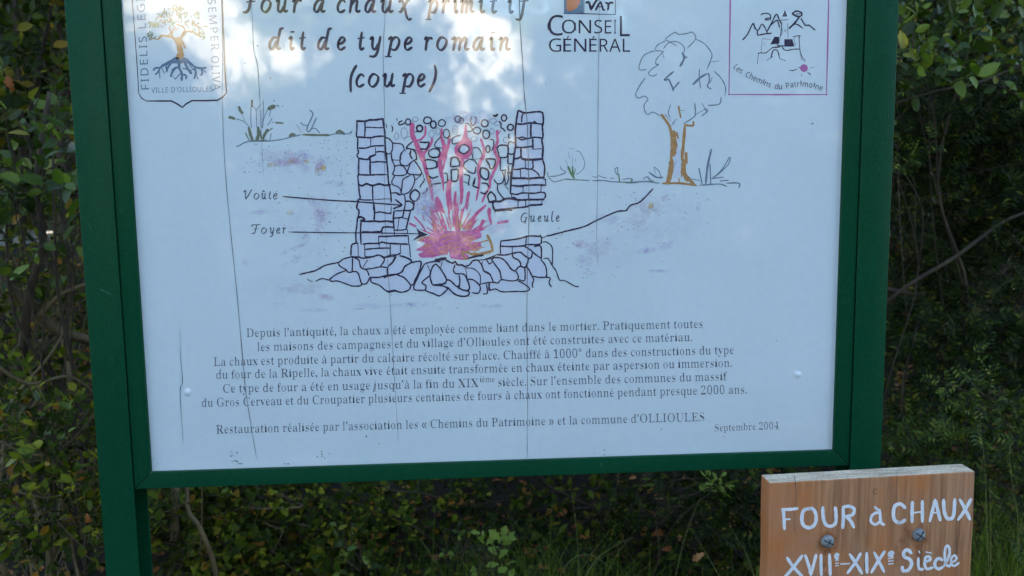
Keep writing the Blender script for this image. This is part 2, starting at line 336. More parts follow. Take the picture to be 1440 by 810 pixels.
m, t, b = newmat('added_hill_woods')
n1 = noise(t, .9, 8, .7); r1 = ramp(t, n1.outputs[0], [(.3, (.02, .03, .008)), (.55, (.045, .06, .016)), (.8, (.08, .09, .03))])
t.links.new(r1.outputs[0], b.inputs['Base Color']); b.inputs['Roughness'].default_value = .95
bump(t, b, n1.outputs[0], 1, .8); M['hill'] = m
GA='#$%&()*+,-./0123456789:;<=>?@ABCDEFGHIJKLMNOPQRSTUVWXYZ[]^_abcdefghijklmnopqrstuvwxyz{}'
GLY={'s': {'A': '6z/M/O/O/l/f/q0*0$0U0i307M367L5o0{6A0+6^/r6w/l6y/O3S/O3T/l4#/q4H0$4W0<4G0s3w1h111h0X0c0S0P0R0@0a0&1)/q1X/l1T/l1T/O 1@293g292Q4y', 'B': '7*/{/O0$/k0G/r0p0(1.0E140t145l1&6T0T6u0#7#/z7=397=4O735?6o5f6<5r5O5e4_584+4<3e573J5m3%612K6:1g631,5z0R5X0,5+/h4G/U3T/O 2G3l2f3l3Y3t4<424_4]4j5G4c6+4I6T3u6n366v2f6s2F6i2564 3>/u4+0$4^0A4z0s5)1b4w2P4Q3(3m3B2t3K2G3K260Y2K0*2n/x', 'C': '7P3s/?2u/J2(/o1B0L0l1=0M2<0C3G0M4Q0m5P1C6@2*6x2x7A3w7L4b7C5_7%616x6f7*6p7L6h7L6h4i6q4i6T5e5q6L5#6v4%7+2v6p2/611a4}1S3D1c1p250i3*0.49/t5(/}5m0;6R0c6o1?6q1$6$0*5(/O', 'D': '7{0(/O0*/k0H/q0p0#1-0=130i135t1,6L0m6k0B6x/{7#/y7=3;7=4M735I6o616<6_5P6}4S7,3F6r1b660M5*/f3E/O 3>/u4-0#4k0>5?0j5]1L5o2A5u3H5h4x5=6&4L6b3A6u2m6q2J6g256+250e2J0+2m/y', 'L': '6k/z/O0#/k0F/q0p0&1.0C140r145{1-6L0o6i0E6w0$7#/{7=3U7=3S7#2t6v2D6Z255{250u2?0>2f0&3N/z4@0%5%035[0K600q6T1H6b206X2062/O', 'G': '844+/@3$/K2./n1E0J0o1:0O2:0E3H0O4S0o5Q1E6A2+6x2w7A3t7L4f7C5c7&616y6b7+6o7L6i7L6i4h6r4h6h5H6C5{5s6J5A6k4d7$4(7+2y6p22621d5#1V3F1]2=1q1D280^2h0/3I/m45/d4s/i5E/z5a0<5i0d5i1a5a2/5E2H4s2T4J2Y4H2s7p2s7n2Y7M2T7&2H6j206d1b6p/}5R/N', 'O': '8N3y/?37/F2S/Z1w/}1G0N0z1+0]1j0K2T0E3F0K470]5#0z5b1G6>1x6k2U723;7F4&7M4i7F5K736)6l6W6@7$5e7A5%7S497Y3F7S2T7A1j7$1+6V0N6&/}5H/Z4d/F 4&/c5,/w5p0Z6;1j6G3F6A4P605I5k615?6_4a6{3v7+2r6p2.621c5#1U3F1[2=1n1D230]2_0.3=/l', 'P': '6]/z/O0#/k0F/q0p0&1.0C140r145{1-6K0o6g0F6v0$7#/{7=307=4B775,7%5P6d5n6>6%5j6+536%4U5n4(5Q3Y5(3<4I3+3Z3$2G3$250r2;0C2R0&3#/q3F/k3I/O 2G3I2z3I3l3R4J3m4k4B4u5/4m5u4Q6K3z6i336r2M6g266?', 'R': '7W/z/O0#/k0F/q0p0&1.0C140r145{1-6K0o6g0F6v0$7#/{7=347=4Z725V6j5x6E615q68576+4E5Z3g4[3@6T0C7$/w7Z/k7P/k7P/O5L/O3.3/2G3/250r2;0C2R0&3#/q3F/k3I/O 2G3O3#3O3s3X4U3v4{4L5-595#5y4^6M4+6i3B6r2o6o2K6e256,', 'S': '630J/?0J250D250S1-1.0B1t/t2q/g3W/o430.4S0Q4_1%4R1O401t3T282M2h1^3<1/3m0p4J0h530m5n1#6F1=6o1_742/7G2^7M3B7F47724G7/4_7-5/75537M5,7M5,4y564y545U4q6+4J6P3y6o3G7&2m7-227%1Z6k1:6J106#195W1T5:2R4a3[424_3N4w3.5,2d581i521+4x0N4X/}4//[3Q/G2j/@2</C1h/P1</^0v/c0I/Z0C/?', 'U': '7v3f/<2p/C25/W1f/}1I0S181;1221125{1+6K0m6g0D6v/}7#/y7=3G7=3D7#2j6s2?6X235{231s2=1#2^0E3?0#45/r580%6$0L6M156Z276Z5z6S6J6;6g5k6u5C7#5@7=7G7=7C7#7#6t6X6d6E6H6?5z6?2X691Q6%0_5c0(58/Z4V/C', 'X': '7T/m/O/o/k0;/s0j02180[3$3)1&6-0M6i016x/k7#/q7#/q7=3S7=3S7#3F7#2j6t2Q6X2e604%4K575s5R6V5F6l5%6x4]7#4[7=767=767#7:7#6e6w696f5G5s4,4%6C0M6m/z7B/k7?/k7?/O3c/O3c/k3_/k43/o4S/{4b054I0p3+2Z1[0r1E0;1S0#1v/p2A/k2B/O', 'I': '3y/w/O/z/k0B/s0l0(1-0A150j156.1.6T0n6m0C6x/y7#/w7=3M7=3K7#3*6x2X6m2>6T266.260m2C0:2n/x3K/k3O/O', 'E': '7)/x/O/z/j0D/o0o0#1.0@150n155l1.6I0o6j0D6x0#7#/{7=6.7=6.4z6;4z6>5Y6#6-5S6K4]6h3L6q2i6n2B6[26602H3c2o3c3Y3l474-4Y4Z4Z5G4O5G4O1Q4Z1Q4S2X472w3h312c3>2H3>260]2<0=2U0,3H/z4;0$4}025Y0G600j6U1=6d1x6]1x63/O', 'V': '6m39/<0N6$0*6b/g6t/H7#/E7=2{7=2y7#296t1y6f1q6P2$5z3v1x5b5y5l6O5d6f5K6s4h7#4f7=6w7=6u7#6^6y6?6m5l6(3?/<', 'a': '5E3o/@3R/G3E/_2}0,23/a1_/I10/B0f/I0M/b0>0+090V0>1(0N1M0l1n1b2>332g3?3Z384&2{4A2U4O2%4T1:4L0v441)3s153K13331-2y0}2l0m2h0]2m0T2{0O370L3S0P3v0]4;0t4S1:4h1d4t2:4x354n3f4O4#3v4,3,4,0U48034b0+4s064m/z4B/N 2+0*2a05390V3%2F1u2+1@1X1.0w160K1R02', 'b': '5_0J/>0]600G6n/u7$/o7=1^7=1k4;2O4]2q4q3<4x3e4q4.4Y4K474c3b4r3)4w2A4q1P4]0j4?033s/d3D/H2k/@24/N1</{0</> 2Y/f30/l3U0#3o0A4(1.4-284&313l3k3A422Z4=1v4.1Y3t1L3[1K0_1W011}/o', 'c': '4Q22/@1^/H16/a0m0-0P0^0?1@092)0?2p0S3T0t4/1B4V1s4q2N4y3-4q3R4X3i453o3b3m3G3i343b3&3T2}3C3+3=3B3;3j3<3z3<403$4M2E4V1W4D103g1#2c1/1X1O0l1t0J2G073#013h0>4/0e4+0R3O/q2r/L', 'd': '5n1s/@1K/H1*/a0f0,0M0[0>1=092$0>2o0N3U0i411/4W1S4p1}4x2D4r2c4^3D4=3e6C3]6^3B6q2h7$2d7=4g7=4S0j4d055&0(5</z5?/a4L/W3M/@3C022_/b2@/H 2H/{2o0&37063Q0L3d0k3d3[3U3t394.2N4>1k421C3i113+1,2.11131B0O1i0-', 'e': '4]2./@1Y/H13/a0k0,0O0_0?1D09240?2x0P3Y0m42164W1_4p244x2b4r3-4^3K4=3c3k3q343v2L4/2A1=2A151H1R0g2.0C2u073O0>4$0T4/0z4*0f3M/y2p/N 1<2j312j3C3332492l4O274V1U4G133q1*2{', 'f': '31/y/O0#/i0E/r0d0,0l0g0X48/{48/{4l0X4l0l5S0u6B176y1f7@2M7K3#7D3B7/3S6h3X6A3V6$3Q5i3J5Z3C5V3*5g3*5w3)64336b386k3:6t3%7&2V7+2,7%1i6p1Y631m4l2i4l2i481m481Y0Y1a041w/w2C/m2a/i2c/O', 'g': '5,1}-,1,-30Q-H06-j0/.703.U0D.o0q/)0P/@0B/]0>0$0B0H0Q0h0p1+1J1E0g1k0F2E0<3/0A3[0P4+0j4J124d1[4s244x2i4s3I4c4d4c4d4+3t4+4#3U4*2{4%2P3r2+3]1f3@1M2v1?2I1:251;1q1<151.0u0w0o0d130I1r0A2M0A3n0441/}4B/d4K/A4N.q4I.B4:-v3x-U31-6 241Z2g1d3.1}3@3-3<3h3.472g4N244V1[4N1:471+3h1&3-1+2K1:1}1[1d 29-P3A-X4,-s4F.D4<.Z3w.j3&.u1#.u0P.Y0C.:0P-z0u-e1N-U', 'i': '2s175b1.5g1(5x1#670}6T1#6t1)731/7D177I1?7D1E731J6t1K6T1J671E5x1?5g 0//O08/i0b/w1%0K1&3l0d4D0;4Q034l1d4l1G0K1c/x20/i2:/O', 'j': '3+1?5d165i105y1,691+6V1,6v1175177F1?7K1H7F1N751S6v1T6V1S691N5z1H5i 0/-,/V-:/8-b/5-{/3.>/3.W/3.l/3.y/5/#/E.n/@.Z/@.D/8.#/--f/G-T0%-O0_-U1*-j18.V173i0v4D0J4N094R054l1t4l1V//1R.P1H.#19-X0j-7', 'k': '5[/v/O/z/i0J/x0]0K0]6>0O6p086y/}7$/{7=1t7=1}2E3U3f3m4$3s4:3[4K3,4Q304Q304l5<4l594Q4_4C4&3x3-3*570+5R/p5i/i5l/O38/O38/i38/i3[/o3m0&3a0A2>2$1m1k1i0K1z/x2G/i2K/O', 'l': '2u0(/O0//i0W/w0q0K0r6>0a6o0@6z0.7$0+7=1k7=1T0K1m/x29/i2A/O', 'm': '8{0$/O0+/i0R/w0k0K0l3n0X4C0;4N0)4R0%4l1k4l1x4%2e4R3/4o3T4x4+4o4G4P4x3z5d4P614o6]4x7/4n7J4N7[3v7c3.7c0K7t/x88/m8I/i8L/O62/O65/i6E/m6d/x6v0K6v366h3u6I4+5w405;3}4b3T4[0K4n/x52/m5B/i5E/O3./O31/i3A/m3_/x3r0K3r363d3u3F4+2s40253}1]3Q1W0K1m/y29/i2@/O', 'n': '6$0$/O0+/i0R/w0k0K0l3n0X4C0;4N0)4R0%4l1m4l1z4*2f4T324p3^4x414n4M4N4_3v4f3.4f0K4x/x5</m5M/i5P/O32/O32/i3,/i3R/p3o0*3w0K3w363i3u3J4+2x402:3}1_3Q1Y0K1l/x20/m2A/i2D/O', 'o': '5:2E/@1i/H1:/b0n0/0P0c0>1D082/0>2t0P3W0n411:4W1i4p2D4x2z4p3M4W3t42483X4J2v4P2/4J1B480_3t0-3N/a2{/H 2E/b3$/l3J023Z0s3_2/3Y3E3H4/3#4O2E4Y1f4N1@4/103E1+201/0t1@021g/l', 'p': '5p0#-.0)-E0H-N0f-i0l.G0l3^0V4B0.4S0&4l1f4l1t3}2Z4R2}4p3J4y3r4q4;4X4W434p3[5$2z5*285$1J4o0f4U0048/c3n/H3E/@2}/G2^/]1z0(1Y.P1e-l21-N2[-F2_-. 2p/{3Q0.3y0P42154820433)3}3f3V4/2s4:234*1]3Q1[0_1v0=2@0)', 'q': '5e2b-.2f-F3E-S3^-g3f.*3F/}2b/Z2A/G1v/A1M/H1*/_0f0*0N0X0?180:1y0@2j0S3P0r4.1?4V1m4q2F4y3$4k3u4?4u4{4h4{4T.*4i-T5.-J5?-F5B-. 2U0#3;033V0E3e0]3f3Z3X4/354J2T4S1o4G1D3z11371+2211161D0R1o00', 'r': '4H0$/O0+/i0S/w0l0K0l3l0T4E0-4Q0)4l1j4l1y3l2[4=2w4^384r3O4x3i4s3v4c4$4H4&4(4%3g3z3P3r3C3h3>3Q3K3>3i2h3x2<3q1v3[1c3:1[2j1[0K1d0/1}/w2Z/i2_/O', 's': '4I2*/@1_/F1+/X0e/]0</U05/B0?/B0?1>061>0;0^0b021:/p1s/g2G/k2m/y3,04340O2x0w2E1=1R1d1(2&0g2F0W2l0R3;0Z3w0s4M1?4o1v4y2:4u2l4h2x4f334d3T4i3Y4y3L4y3L3=3X3=3R3o3/492Z4N2)4U1X4Q174F0z440t3w123M1k3.2V2f3%2I3>2,3J1_3N1.3F0E3./l2a/J', 't': '3G1X/A12/H0v/a0j0-0f0d0R4;0(4;054Z1?5m1q6g1h6g1h4l2o4l2o4;1h4;1T0t1b0D1{082G042{0A3,0i3%0Z2V/u21/M', 'u': '5u1g/@17/J0w/k0h0C0b110b3f0P4A024M/w4R/t4l1d4l1Q0h1h0=2-012S0-35083h0Z3m3f3X4B374N2{4R2x4l4n4l4Z0b4t025E0#5I/d4T/Z3U/@3L042l/n2N/T2//E', 'v': '4f2(/@0E3f0*4?/m4L/X4Q/V4l234l234R204R1a4K1L471N4+2^1W3i3m3p413X4J3/4R3-4l4W4l4S4S4?4J4(4;3d3^2./@', 'w': '6w1c/@0$4%/i4D/O4Q/J4l1f4l1d4Q1F4K1647184(1>3m2B1_3B3Q324(2s4J2R4S2O4l4t4l4q4Q4R4J4?474?4-4B3{591u6<3r6B46604J5g4S5d4l6}4l6w4S6X4D6?3u4W/@4T/@3?2q1i/@', 'x': '4y/c/O/h/g07/}0f0L1l1n0J4#0)4D/f4Q/b4l2:4l284R1t4M1a4=1n3x2Z3$3S3s3e4;3P4L3+4R3)4l4b4l4[4U444A3^3o2a2]4<0.4R/q4j/h4n/O2</O2>/i2_/n2s0$2a0P1p1K0x0S0d0+0w/n1I/g1E/g1E/O', 'y': '4[0E-,0+-2/o-C/a-_/[.)/_.A/h.W/u.h0+.m0J.^0O.K0Q.50Q.-0Q.#0^-p0}-l1A-u1^.81x.f20/H0B3j0/46/t4H/M4Q/S4Q/S4l204l2.4Q1a4K1K451M4)1R3s2_1R3a3Z3j3x3l443T4K3.4Q3,4l4O4l4L4Q4=4L4&4>3c3]2&/+1O-p1:-O1%-:', 'z': '4P/o/O/y/f2N4H1a4H1)4B0V41083i0/350*35024l4*4l3y4M1R/v2./v2r0#3L093r0a4)1A4,1A3y/O', 'h': '6$0$/O0+/i0R/w0k0K0l6@0X6o0;6z0*7%0%7=1m7=1z4)2f4T324o3^4x414n4M4N4_3v4f3.4f0K4x/x5</m5M/i5P/O32/O32/i3,/i3R/p3o0*3w0K3w363i3u3J4+2x402:3}1_3Q1Y0K1l/x20/m2A/i2D/O', 'é': '4]2./@1Y/H13/a0k0,0O0_0?1D09240?2x0P3Y0m42164W1_4p244x2b4r3-4^3K4=3c3k3q343v2L4/2A1=2A151H1R0g2.0C2u073O0>4$0T4/0z4*0f3M/y2p/N 1<2j312j3C3332492l4O274V1U4G133q1*2{ 1Y592$593A6z2H75', 'à': '5E3o/@3R/G3E/_2}0,23/a1_/I10/B0f/I0M/b0>0+090V0>1(0N1M0l1n1b2>332g3?3Z384&2{4A2U4O2%4T1:4L0v441)3s153K13331-2y0}2l0m2h0]2m0T2{0O370L3S0P3v0]4;0t4S1:4h1d4t2:4x354n3f4O4#3v4,3,4,0U48034b0+4s064m/z4B/N 2+0*2a05390V3%2F1u2+1@1X1.0w160K1R02 30592A751H6z2f59', 'è': '4]2./@1Y/H13/a0k0,0O0_0?1D09240?2x0P3Y0m42164W1_4p244x2b4r3-4^3K4=3c3k3q343v2L4/2A1=2A151H1R0g2.0C2u073O0>4$0T4/0z4*0f3M/y2p/N 1<2j312j3C3332492l4O274V1U4G133q1*2{ 2h591y751&6z2C59', 'û': '5u1g/@17/J0w/k0h0C0b110b3f0P4A024M/w4R/t4l1d4l1Q0h1h0=2-012S0-35083h0Z3m3f3X4B374N2{4R2x4l4n4l4Z0b4t025E0#5I/d4T/Z3U/@3L042l/n2N/T2//E 1=591[592_6F3c594(593$7+2@7+', '1': '5v0m/O0m0-1Z0-2;0;2S0p246Y1*5g0m5O0]5H0U5M0N5]0H5v0:6;0w6S1{712a7g3[7g3I0p3Z0>3z014F0-510-51/O', '0': '5v2d/E1t/Q1>/u0q0S0T1F0D2I0>3Z0D4m0T5o0q6a1>7>1t7b2e7m3O7b4+7>4R6a4p5o5(4l5.3Y5(2H4p1F4R0S4+/u3N/Q 2d0/3>083e0S3y1(4.21423Y4.5*3y623e6_3>6z2e7*206z1d6_1M621?5*1:3Y1?211M1(1d0S2/08', '2': '5v0-/O0:0a1u2H3&3b3Y4g3j5p3c6H3K6m3$7&2L7.1i6}1>6Z1*5}185/0v550W5F0G5f0B6;0F6_0S7&0l7C177Y1i7h2L7m3O7b457?4M6v4[6L4b5u4V5/414>3<3;1p1p0p0h3c0h4/0m4R0z4o175$1T4u1u541u5//O', '4': '5v1i/O1i0-1w0-2g0:3.0O390w3&1[/p1[0%2A3+7c4>7c4>2F5O2F5O1[4>1[4,0w470O4W0:5G0-5F0-5F/O 0<2F3&2F394G3:5O2w6Y2C692-5h1o5<1]4y', '.': '2$0g0i0G0a010I0)0+01/f0G/N0g/F1,/N1B/f1J0+1B0I1,0a', ',': '2$03.00v.R1D//1Q/k1H0E100i0c0u0C0n0.0W0%0:0,/v0=/c0W/Y0Y/20M.c03.C', "'": '1^0A4l0m4l1+6E1+7e0*7e0*6E', '’': '2$034Y0s4}1A5W1N6D1F6u1/7=0d7J0C7C0.7/0%6f0-6G0?630[6)0[5Z0P57034n', '(': '361H221X40215t3*7M2L7M1R6B0n5&0F3Y08220F0d0n/=1R-{2L,p3*,p21.I1X04', ')': '361=221-040T.I/[,p09,p13-{1r/=2?0d2M222?3Y1r5&136B097M/[7M0T5t1-40', '°': '4(1h7:297/2W6k2d6?2W5n295N1h5C1<5N0x5n0m6?0x6k1<7/ 1h7q0{7^0H7,066?0H5R0{4z1h4h2S4z3-5R3?6?3-7,2S7^', '«': '5/332+4r4_3q4_232+3q/O4r/O 0o2+2S4_1R4_/o2+1R/O2S/O', '»': '5/3j2+2+/O3,/O4j2+3,4_2+4_ 1K2+/g/O0h/O2K2+0h4_/g4_'}, 'n': {'F': '5L0Y/O0Y7c557c556k1]6k1]3s4{3s4{2{1]2{1]/O', 'I': '3F/y/O/y0,0v0?0v6r/y7-/y7c2v7c2v7-1y6r1y0?2v0,2v/O', 'D': '7s0Y/O0Y7c307c4>7W5=796,6a6b5t7)4t743a7)2G6a1C6)0T55/z41/Y2t/O 1]0E2h0E470W5:155s276,3]6#4]5f5K5=6)4_6M3u6f2}6m1]6m', 'E': '5s0Y/O0Y7c557c556k1]6k1]484}484}3A1]3A1]0G550G55/O', 'L': '5Q0Y/O0Y7c1]7c1]0H580H58/O', 'S': '5l2A/E1)/N0+/i0+0h1.0I2E0<340D3i0[4.1(481X4)2<3M2k2>3=1E3d0e470@4r045e0;6A0Q6p0v7:1K7U2+7h2l7m4(7b5*7C4g6M3n6j2j6u2-6n1Z6W1A65185d1G5%1z4R3%4)4:3O4b315$2h552<5;1b531$4u0K4M/}3s/^33/K', 'G': '7q4//E2y/P1{/t160Q0^1C0?2F053X0@4k0c5n1@6_227>367b4K7m5h7b6t7A6P6J5R6i4F6u3N6l2d6Q2-6%1]5C1D4T1<3X1C2a1X1r2#152W0c3D0E4D0<5=0A5{0M5{2u432u433n7$3n7$/l5_/N', 'V': '6F2I/O/O7c0V7c2I2J2f1O2x0]311O3L2L5>7c6F7c3L/O', 'U': '7t3^/E2d/M1x/g1A060s0n0Z1U0R2H0R7c1U7c1U2E1c1O2-0n2Q0Q3)0A3d0<4F0B4w0S5A0r5c1S5n2F5n7c6p7c6p2F6i1W6P0q6*095L/j4^/N', 'O': '8M3}/E2m/Q1r/u1/0S0Y1F0>2I053Z0>4l0Y5n1/6_1r7>2n7b4#7n507c6*7?6l6a7B5o7_4l7i3Y7_2H7B1F6l0S6*/u5//Q 3}0<4o0E5Q0_6&136F1o6Y2]6a3Y6Y4V6F5E6&6(5Q6R4o6n4#6v316n2M6R1y6(1W5E1C4V1=3Y1C2]1V1o1x132L0_300E', 'T': '5s23/O236k/Y6k/Y7c5h7c5h6k366k36/O', 'P': '6K0Y/O0Y7c2j7c3h7[4S7I5/7*5S6W5j6#5q5=5j4[5U4%513N4S3)3b2j2W2b1]2b1]/O 1]3V2M3V3O3_473y4S4;4e4b4k594_5w4=6I3[6d2b6m1]6m', 'C': '6h3z/E2m/P1r/t100R0Z1D0>2G053Y0?4j0^5l166]1}7=2z7a407m5C7c6G7A5}6L516i4/6u3?6l2Y6Q2(6%1Z5C1D4T1=3X1D2^1X1o2#142S0a3:0F4.0=500E6+0Y6+/d50/L', 'N': '880Y/O0Y7c1l7c640u680u661L632;613*617c7.7c7./O5u/O1Q6?1M6?1R5?1U4+1U/O', 'R': '6]0Y/O0Y7c2r7c3l7[4T7K507/5S6_5j6+5q5D5l4i5Z4<5B3s5$3W47336M/O5;/O3<2s1]2s1]/O 1]3h2r3h3f3q4A424a4]4k5@4a6$4?6M3c6e2m6l1]6l', 'A': '6o/O/O2c7f3[7f6n/O5h/O4i2&1Q2&0S/O 1q2y4L2y3S5J3I5i3<6<316_2z5{2k5J', 'M': '9v0Y/O0Y7c207c4_0{4d0{7=7c8l7c8l/O7j/O7j4S7m5e7q6a7m6a5+/O48/O1R6b1N6b1S5f1U4M1U/O', 'É': '5s0Y/O0Y7c557c556k1]6k1]484}484}3A1]3A1]0G550G55/O 2A7S2f7S4)9;309O', "'": '1^0A4l0m4l1+6E1+7e0*7e0*6E', 'a': '5x1z/E15/O0V/n0;030+0[0%160-1i0B290g2[1_3$2{334%364%3V3x483b4]3=4r2g4x1n4l1$4M0c581^5Y2l5h3j5[4M5;4i4r4y4B5$3b5$/O4</O4+0D4&0D3Z/w35/Z2_/J 25052u0>3O0[3s134$1y4$2P3-2M2/2C1Q2-141d1*15110g1F0J1g0:', 'r': '490M/O0M5^1>5^1H4R1L4R1l5#285G2g5a3B5i3e5h4*5c3x4i3Z4n3<4p2m4j2F4X2%4=1f3r1S3D1N2j1N/O', 'h': '6X0M/O0M881N881N5_1I4l1O4l1p572?5Q2o5c3H5h4G5Z5-585H4k5Y475_3P5_/O4_/O4_3J4Q4;4)4h3=4v2_4p254_1r4B1V3[1N2a1N/O', 'e': '5{3,/E2;/M1T/f0x040P0l071W0/2R063M0M4;0r4u1I5E2+5a2p5i3W5b475I4d5$5,4L5?3i5F2}5F2E132E1@1L1d0k2@0E3009440C5.0_5./j44/M 15344A34493t3z4L3P4m2o4x254n1c4N1C3v', 's': '5#2%/E0v/N0,/i0,0b0}0C2(052d0:320K3H0f3P1-3E1Q2w1s1}2>0z2h0?3?003a0+40014Z0D5%0e5B1L5_2F5i3K5_4C5C4$4T354n2@4x1i4t1E4g1/4P1(45153i1c3I2[3%3[2V4;2%4I1]4N154H0]44053m/o3&/O', 'm': ':90M/O0M5^1=5^1J4m1O4m1n592<5R2i5d3?5i425^4k5?554f5:4f5Z556-5Q6]5c785i815[8k59944S9?3P9?/O8?/O8?3L834<7h4h7)4v6=4k5j4G5N3i5F2t5F/O4F/O4F3L4:4<3n4h3/4v2V4p204_1o4B1V3]1N2b1N/O', 'i': '2L0}6a0U6o0J7(0F7@0J7Y0U7m0}7z1G7m1R7Y1V7@1R7(1G6o 0M/O0M5^1N5^1N/O', 'n': '6X0M/O0M5^1=5^1J4m1O4m1p592@5R2q5d3J5i4G5[5-595H4l5Y485_3P5_/O4_/O4_3J4Q4;4)4h3=4v2a4p264_1r4B1W3]1N2b1N/O', 'd': '6U2^/E1x/M1@/f0m040J0k061X0/2U063S0J4A0n4z1A5H1y5a2_5i3?5c3o5P4V4q4]4q4Y5?4V5i4V885W885W/O4i/O4Z0@4V0@4:/z3o/^3?/K 2m073G0<3q0L450h4N1I4W2D4W2T4O3U464@3s4^3H4q2l4w2?4q1t4]1W4=1<3Q132S1<1U1W0n1t0O2?0=', 'u': '6X2]/E1_/Q0z/v0^0B0L0u0G1Z0G5^1I5^1I1b1V0r2&0E2k073G0=3r0M470k4P1O4Y2K4Y5^5Z5^5Z/O4k/O4]0?4X0?49/t3i/Y37/J', 't': '3]2C/E1M/T1,/i0l0/0Z0Z0T1=0T4r/a4r/a5C0U5h0z7*1U7*1U5^3B5^3B4r1U4r1U1?1[0m1o0N200<2R063#0:3F0A3F/U2w/I', 'o': '6K2y/E24/M1P/h0w060O0p071]0/2W063R0M4?0t4x1M5G235a2}5i3j5a4M5G5&4x5M4@5f3R5n2W5g1]5N0p5)074M/g3i/M 2{073S0=4#0P4B0q4a1Y4j2W4a3U4B4>4#4]3S4p2z4v2F4p1x4]1X4>1<3U132W1<1Y1Y0q1x0P2G0=', 'l': '2L0M/O0M881N881N/O', 'c': '5$2x/E23/L1O/d0v000O0g071T0/2S073V0P4F0y5$1S5J285b3$5i3v5a4[5J4@4X3a4k2}4s254f1[4>1=3V132T1=1U1Z0p1y0Q2G0@2w0:3n0C4R0Y4R/d3p/L', 'v': '5A1n/O/O5^0V5^1s2%2+1L2;0r2E0F2I0F2U0r2h1M2x2%4:5^5A5^2}/O'}}
# ================================================================ THE INFORMATION BOARD
W, H = 1.10, 0.87
PW, RW = 0.0515, 0.0265                       # post width, frame rail width
board = tag(empty('information_board', (W/2, 0, 0)),
            'large white information panel with a kiln drawing in a dark green metal frame',
            'information board')
def bbox(name, x0, x1, y0, y1, z0, z1, mat, parent, bev=.002, label=None):
    me = mesh(name, *box(x0, x1, y0, y1, z0, z1)); bevel_mesh(me, bev, 2)
    o = link(name, me, mat, parent)
    if label: o['label'] = label
    return o
ZT = Z0+H
GAP = .0007
for xa in (-RW-GAP-PW, W+RW+GAP):
    # a folded channel, open towards the panel
    tk = .0035; q = [(0, 0), (PW, 0), (PW, tk), (tk, tk), (tk, .060-tk), (PW, .060-tk), (PW, .060), (0, .060)]
    if xa > 0: q = [(PW-x_, y_) for x_, y_ in q][::-1]
    V_ = [(xa+x_, -.010+y_, z_) for z_ in (-.25, ZT+.10) for x_, y_ in q]
    F_ = [(7, 6, 5, 4, 3, 2, 1, 0), tuple(range(8, 16))]+[(i, (i+1) % 8, (i+1) % 8+8, i+8) for i in range(8)]
    me = mesh('post', V_, F_); bevel_mesh(me, .0011, 2); p = link('post', me, M['green'], board)
    c = bbox('cap', xa-.001, xa+PW+.001, -.011, .051, ZT+.1005, ZT+.106, M['green'], p, .002)
# frame rails with mitred ends: (outer/inner outline in the x-z plane, extruded in y)
def rail(pts, label=None):
    V = [(x, -.007, z) for x, z in pts]+[(x, .030, z) for x, z in pts]
    F = [(0, 1, 2, 3), (7, 6, 5, 4)]+[(i, i+4, (i+1) % 4+4, (i+1) % 4) for i in range(4)]
    me = mesh('frame_rail', V, F)
    import bmesh
    bm = bmesh.new(); bm.from_mesh(me); bmesh.ops.recalc_face_normals(bm, faces=bm.faces); bm.to_mesh(me); bm.free()
    bevel_mesh(me, .0011, 2); return link('frame_rail', me, M['green'], board)
g = .0004
xo0, xo1, zo0, zo1 = -RW, W+RW, Z0-RW, ZT+RW
rail([(xo0+g, zo0), (xo1-g, zo0), (W-g, Z0), (g, Z0)])
rail([(xo0+g, zo1), (g, ZT), (W-g, ZT), (xo1-g, zo1)])
rail([(xo0, zo0+g), (0, Z0+g), (0, ZT-g), (xo0, zo1-g)])
rail([(xo1, zo0+g), (xo1, zo1-g), (W, ZT-g), (W, Z0+g)])
panel = link('panel', mesh('panel', *box(-.004, W+.004, 0, .004, Z0-.004, ZT+.004)), M['paper'], board)
bbox('backing_sheet', -.003, W+.003, .0045, .024, Z0-.003, ZT+.003, M['green'], board, .001)

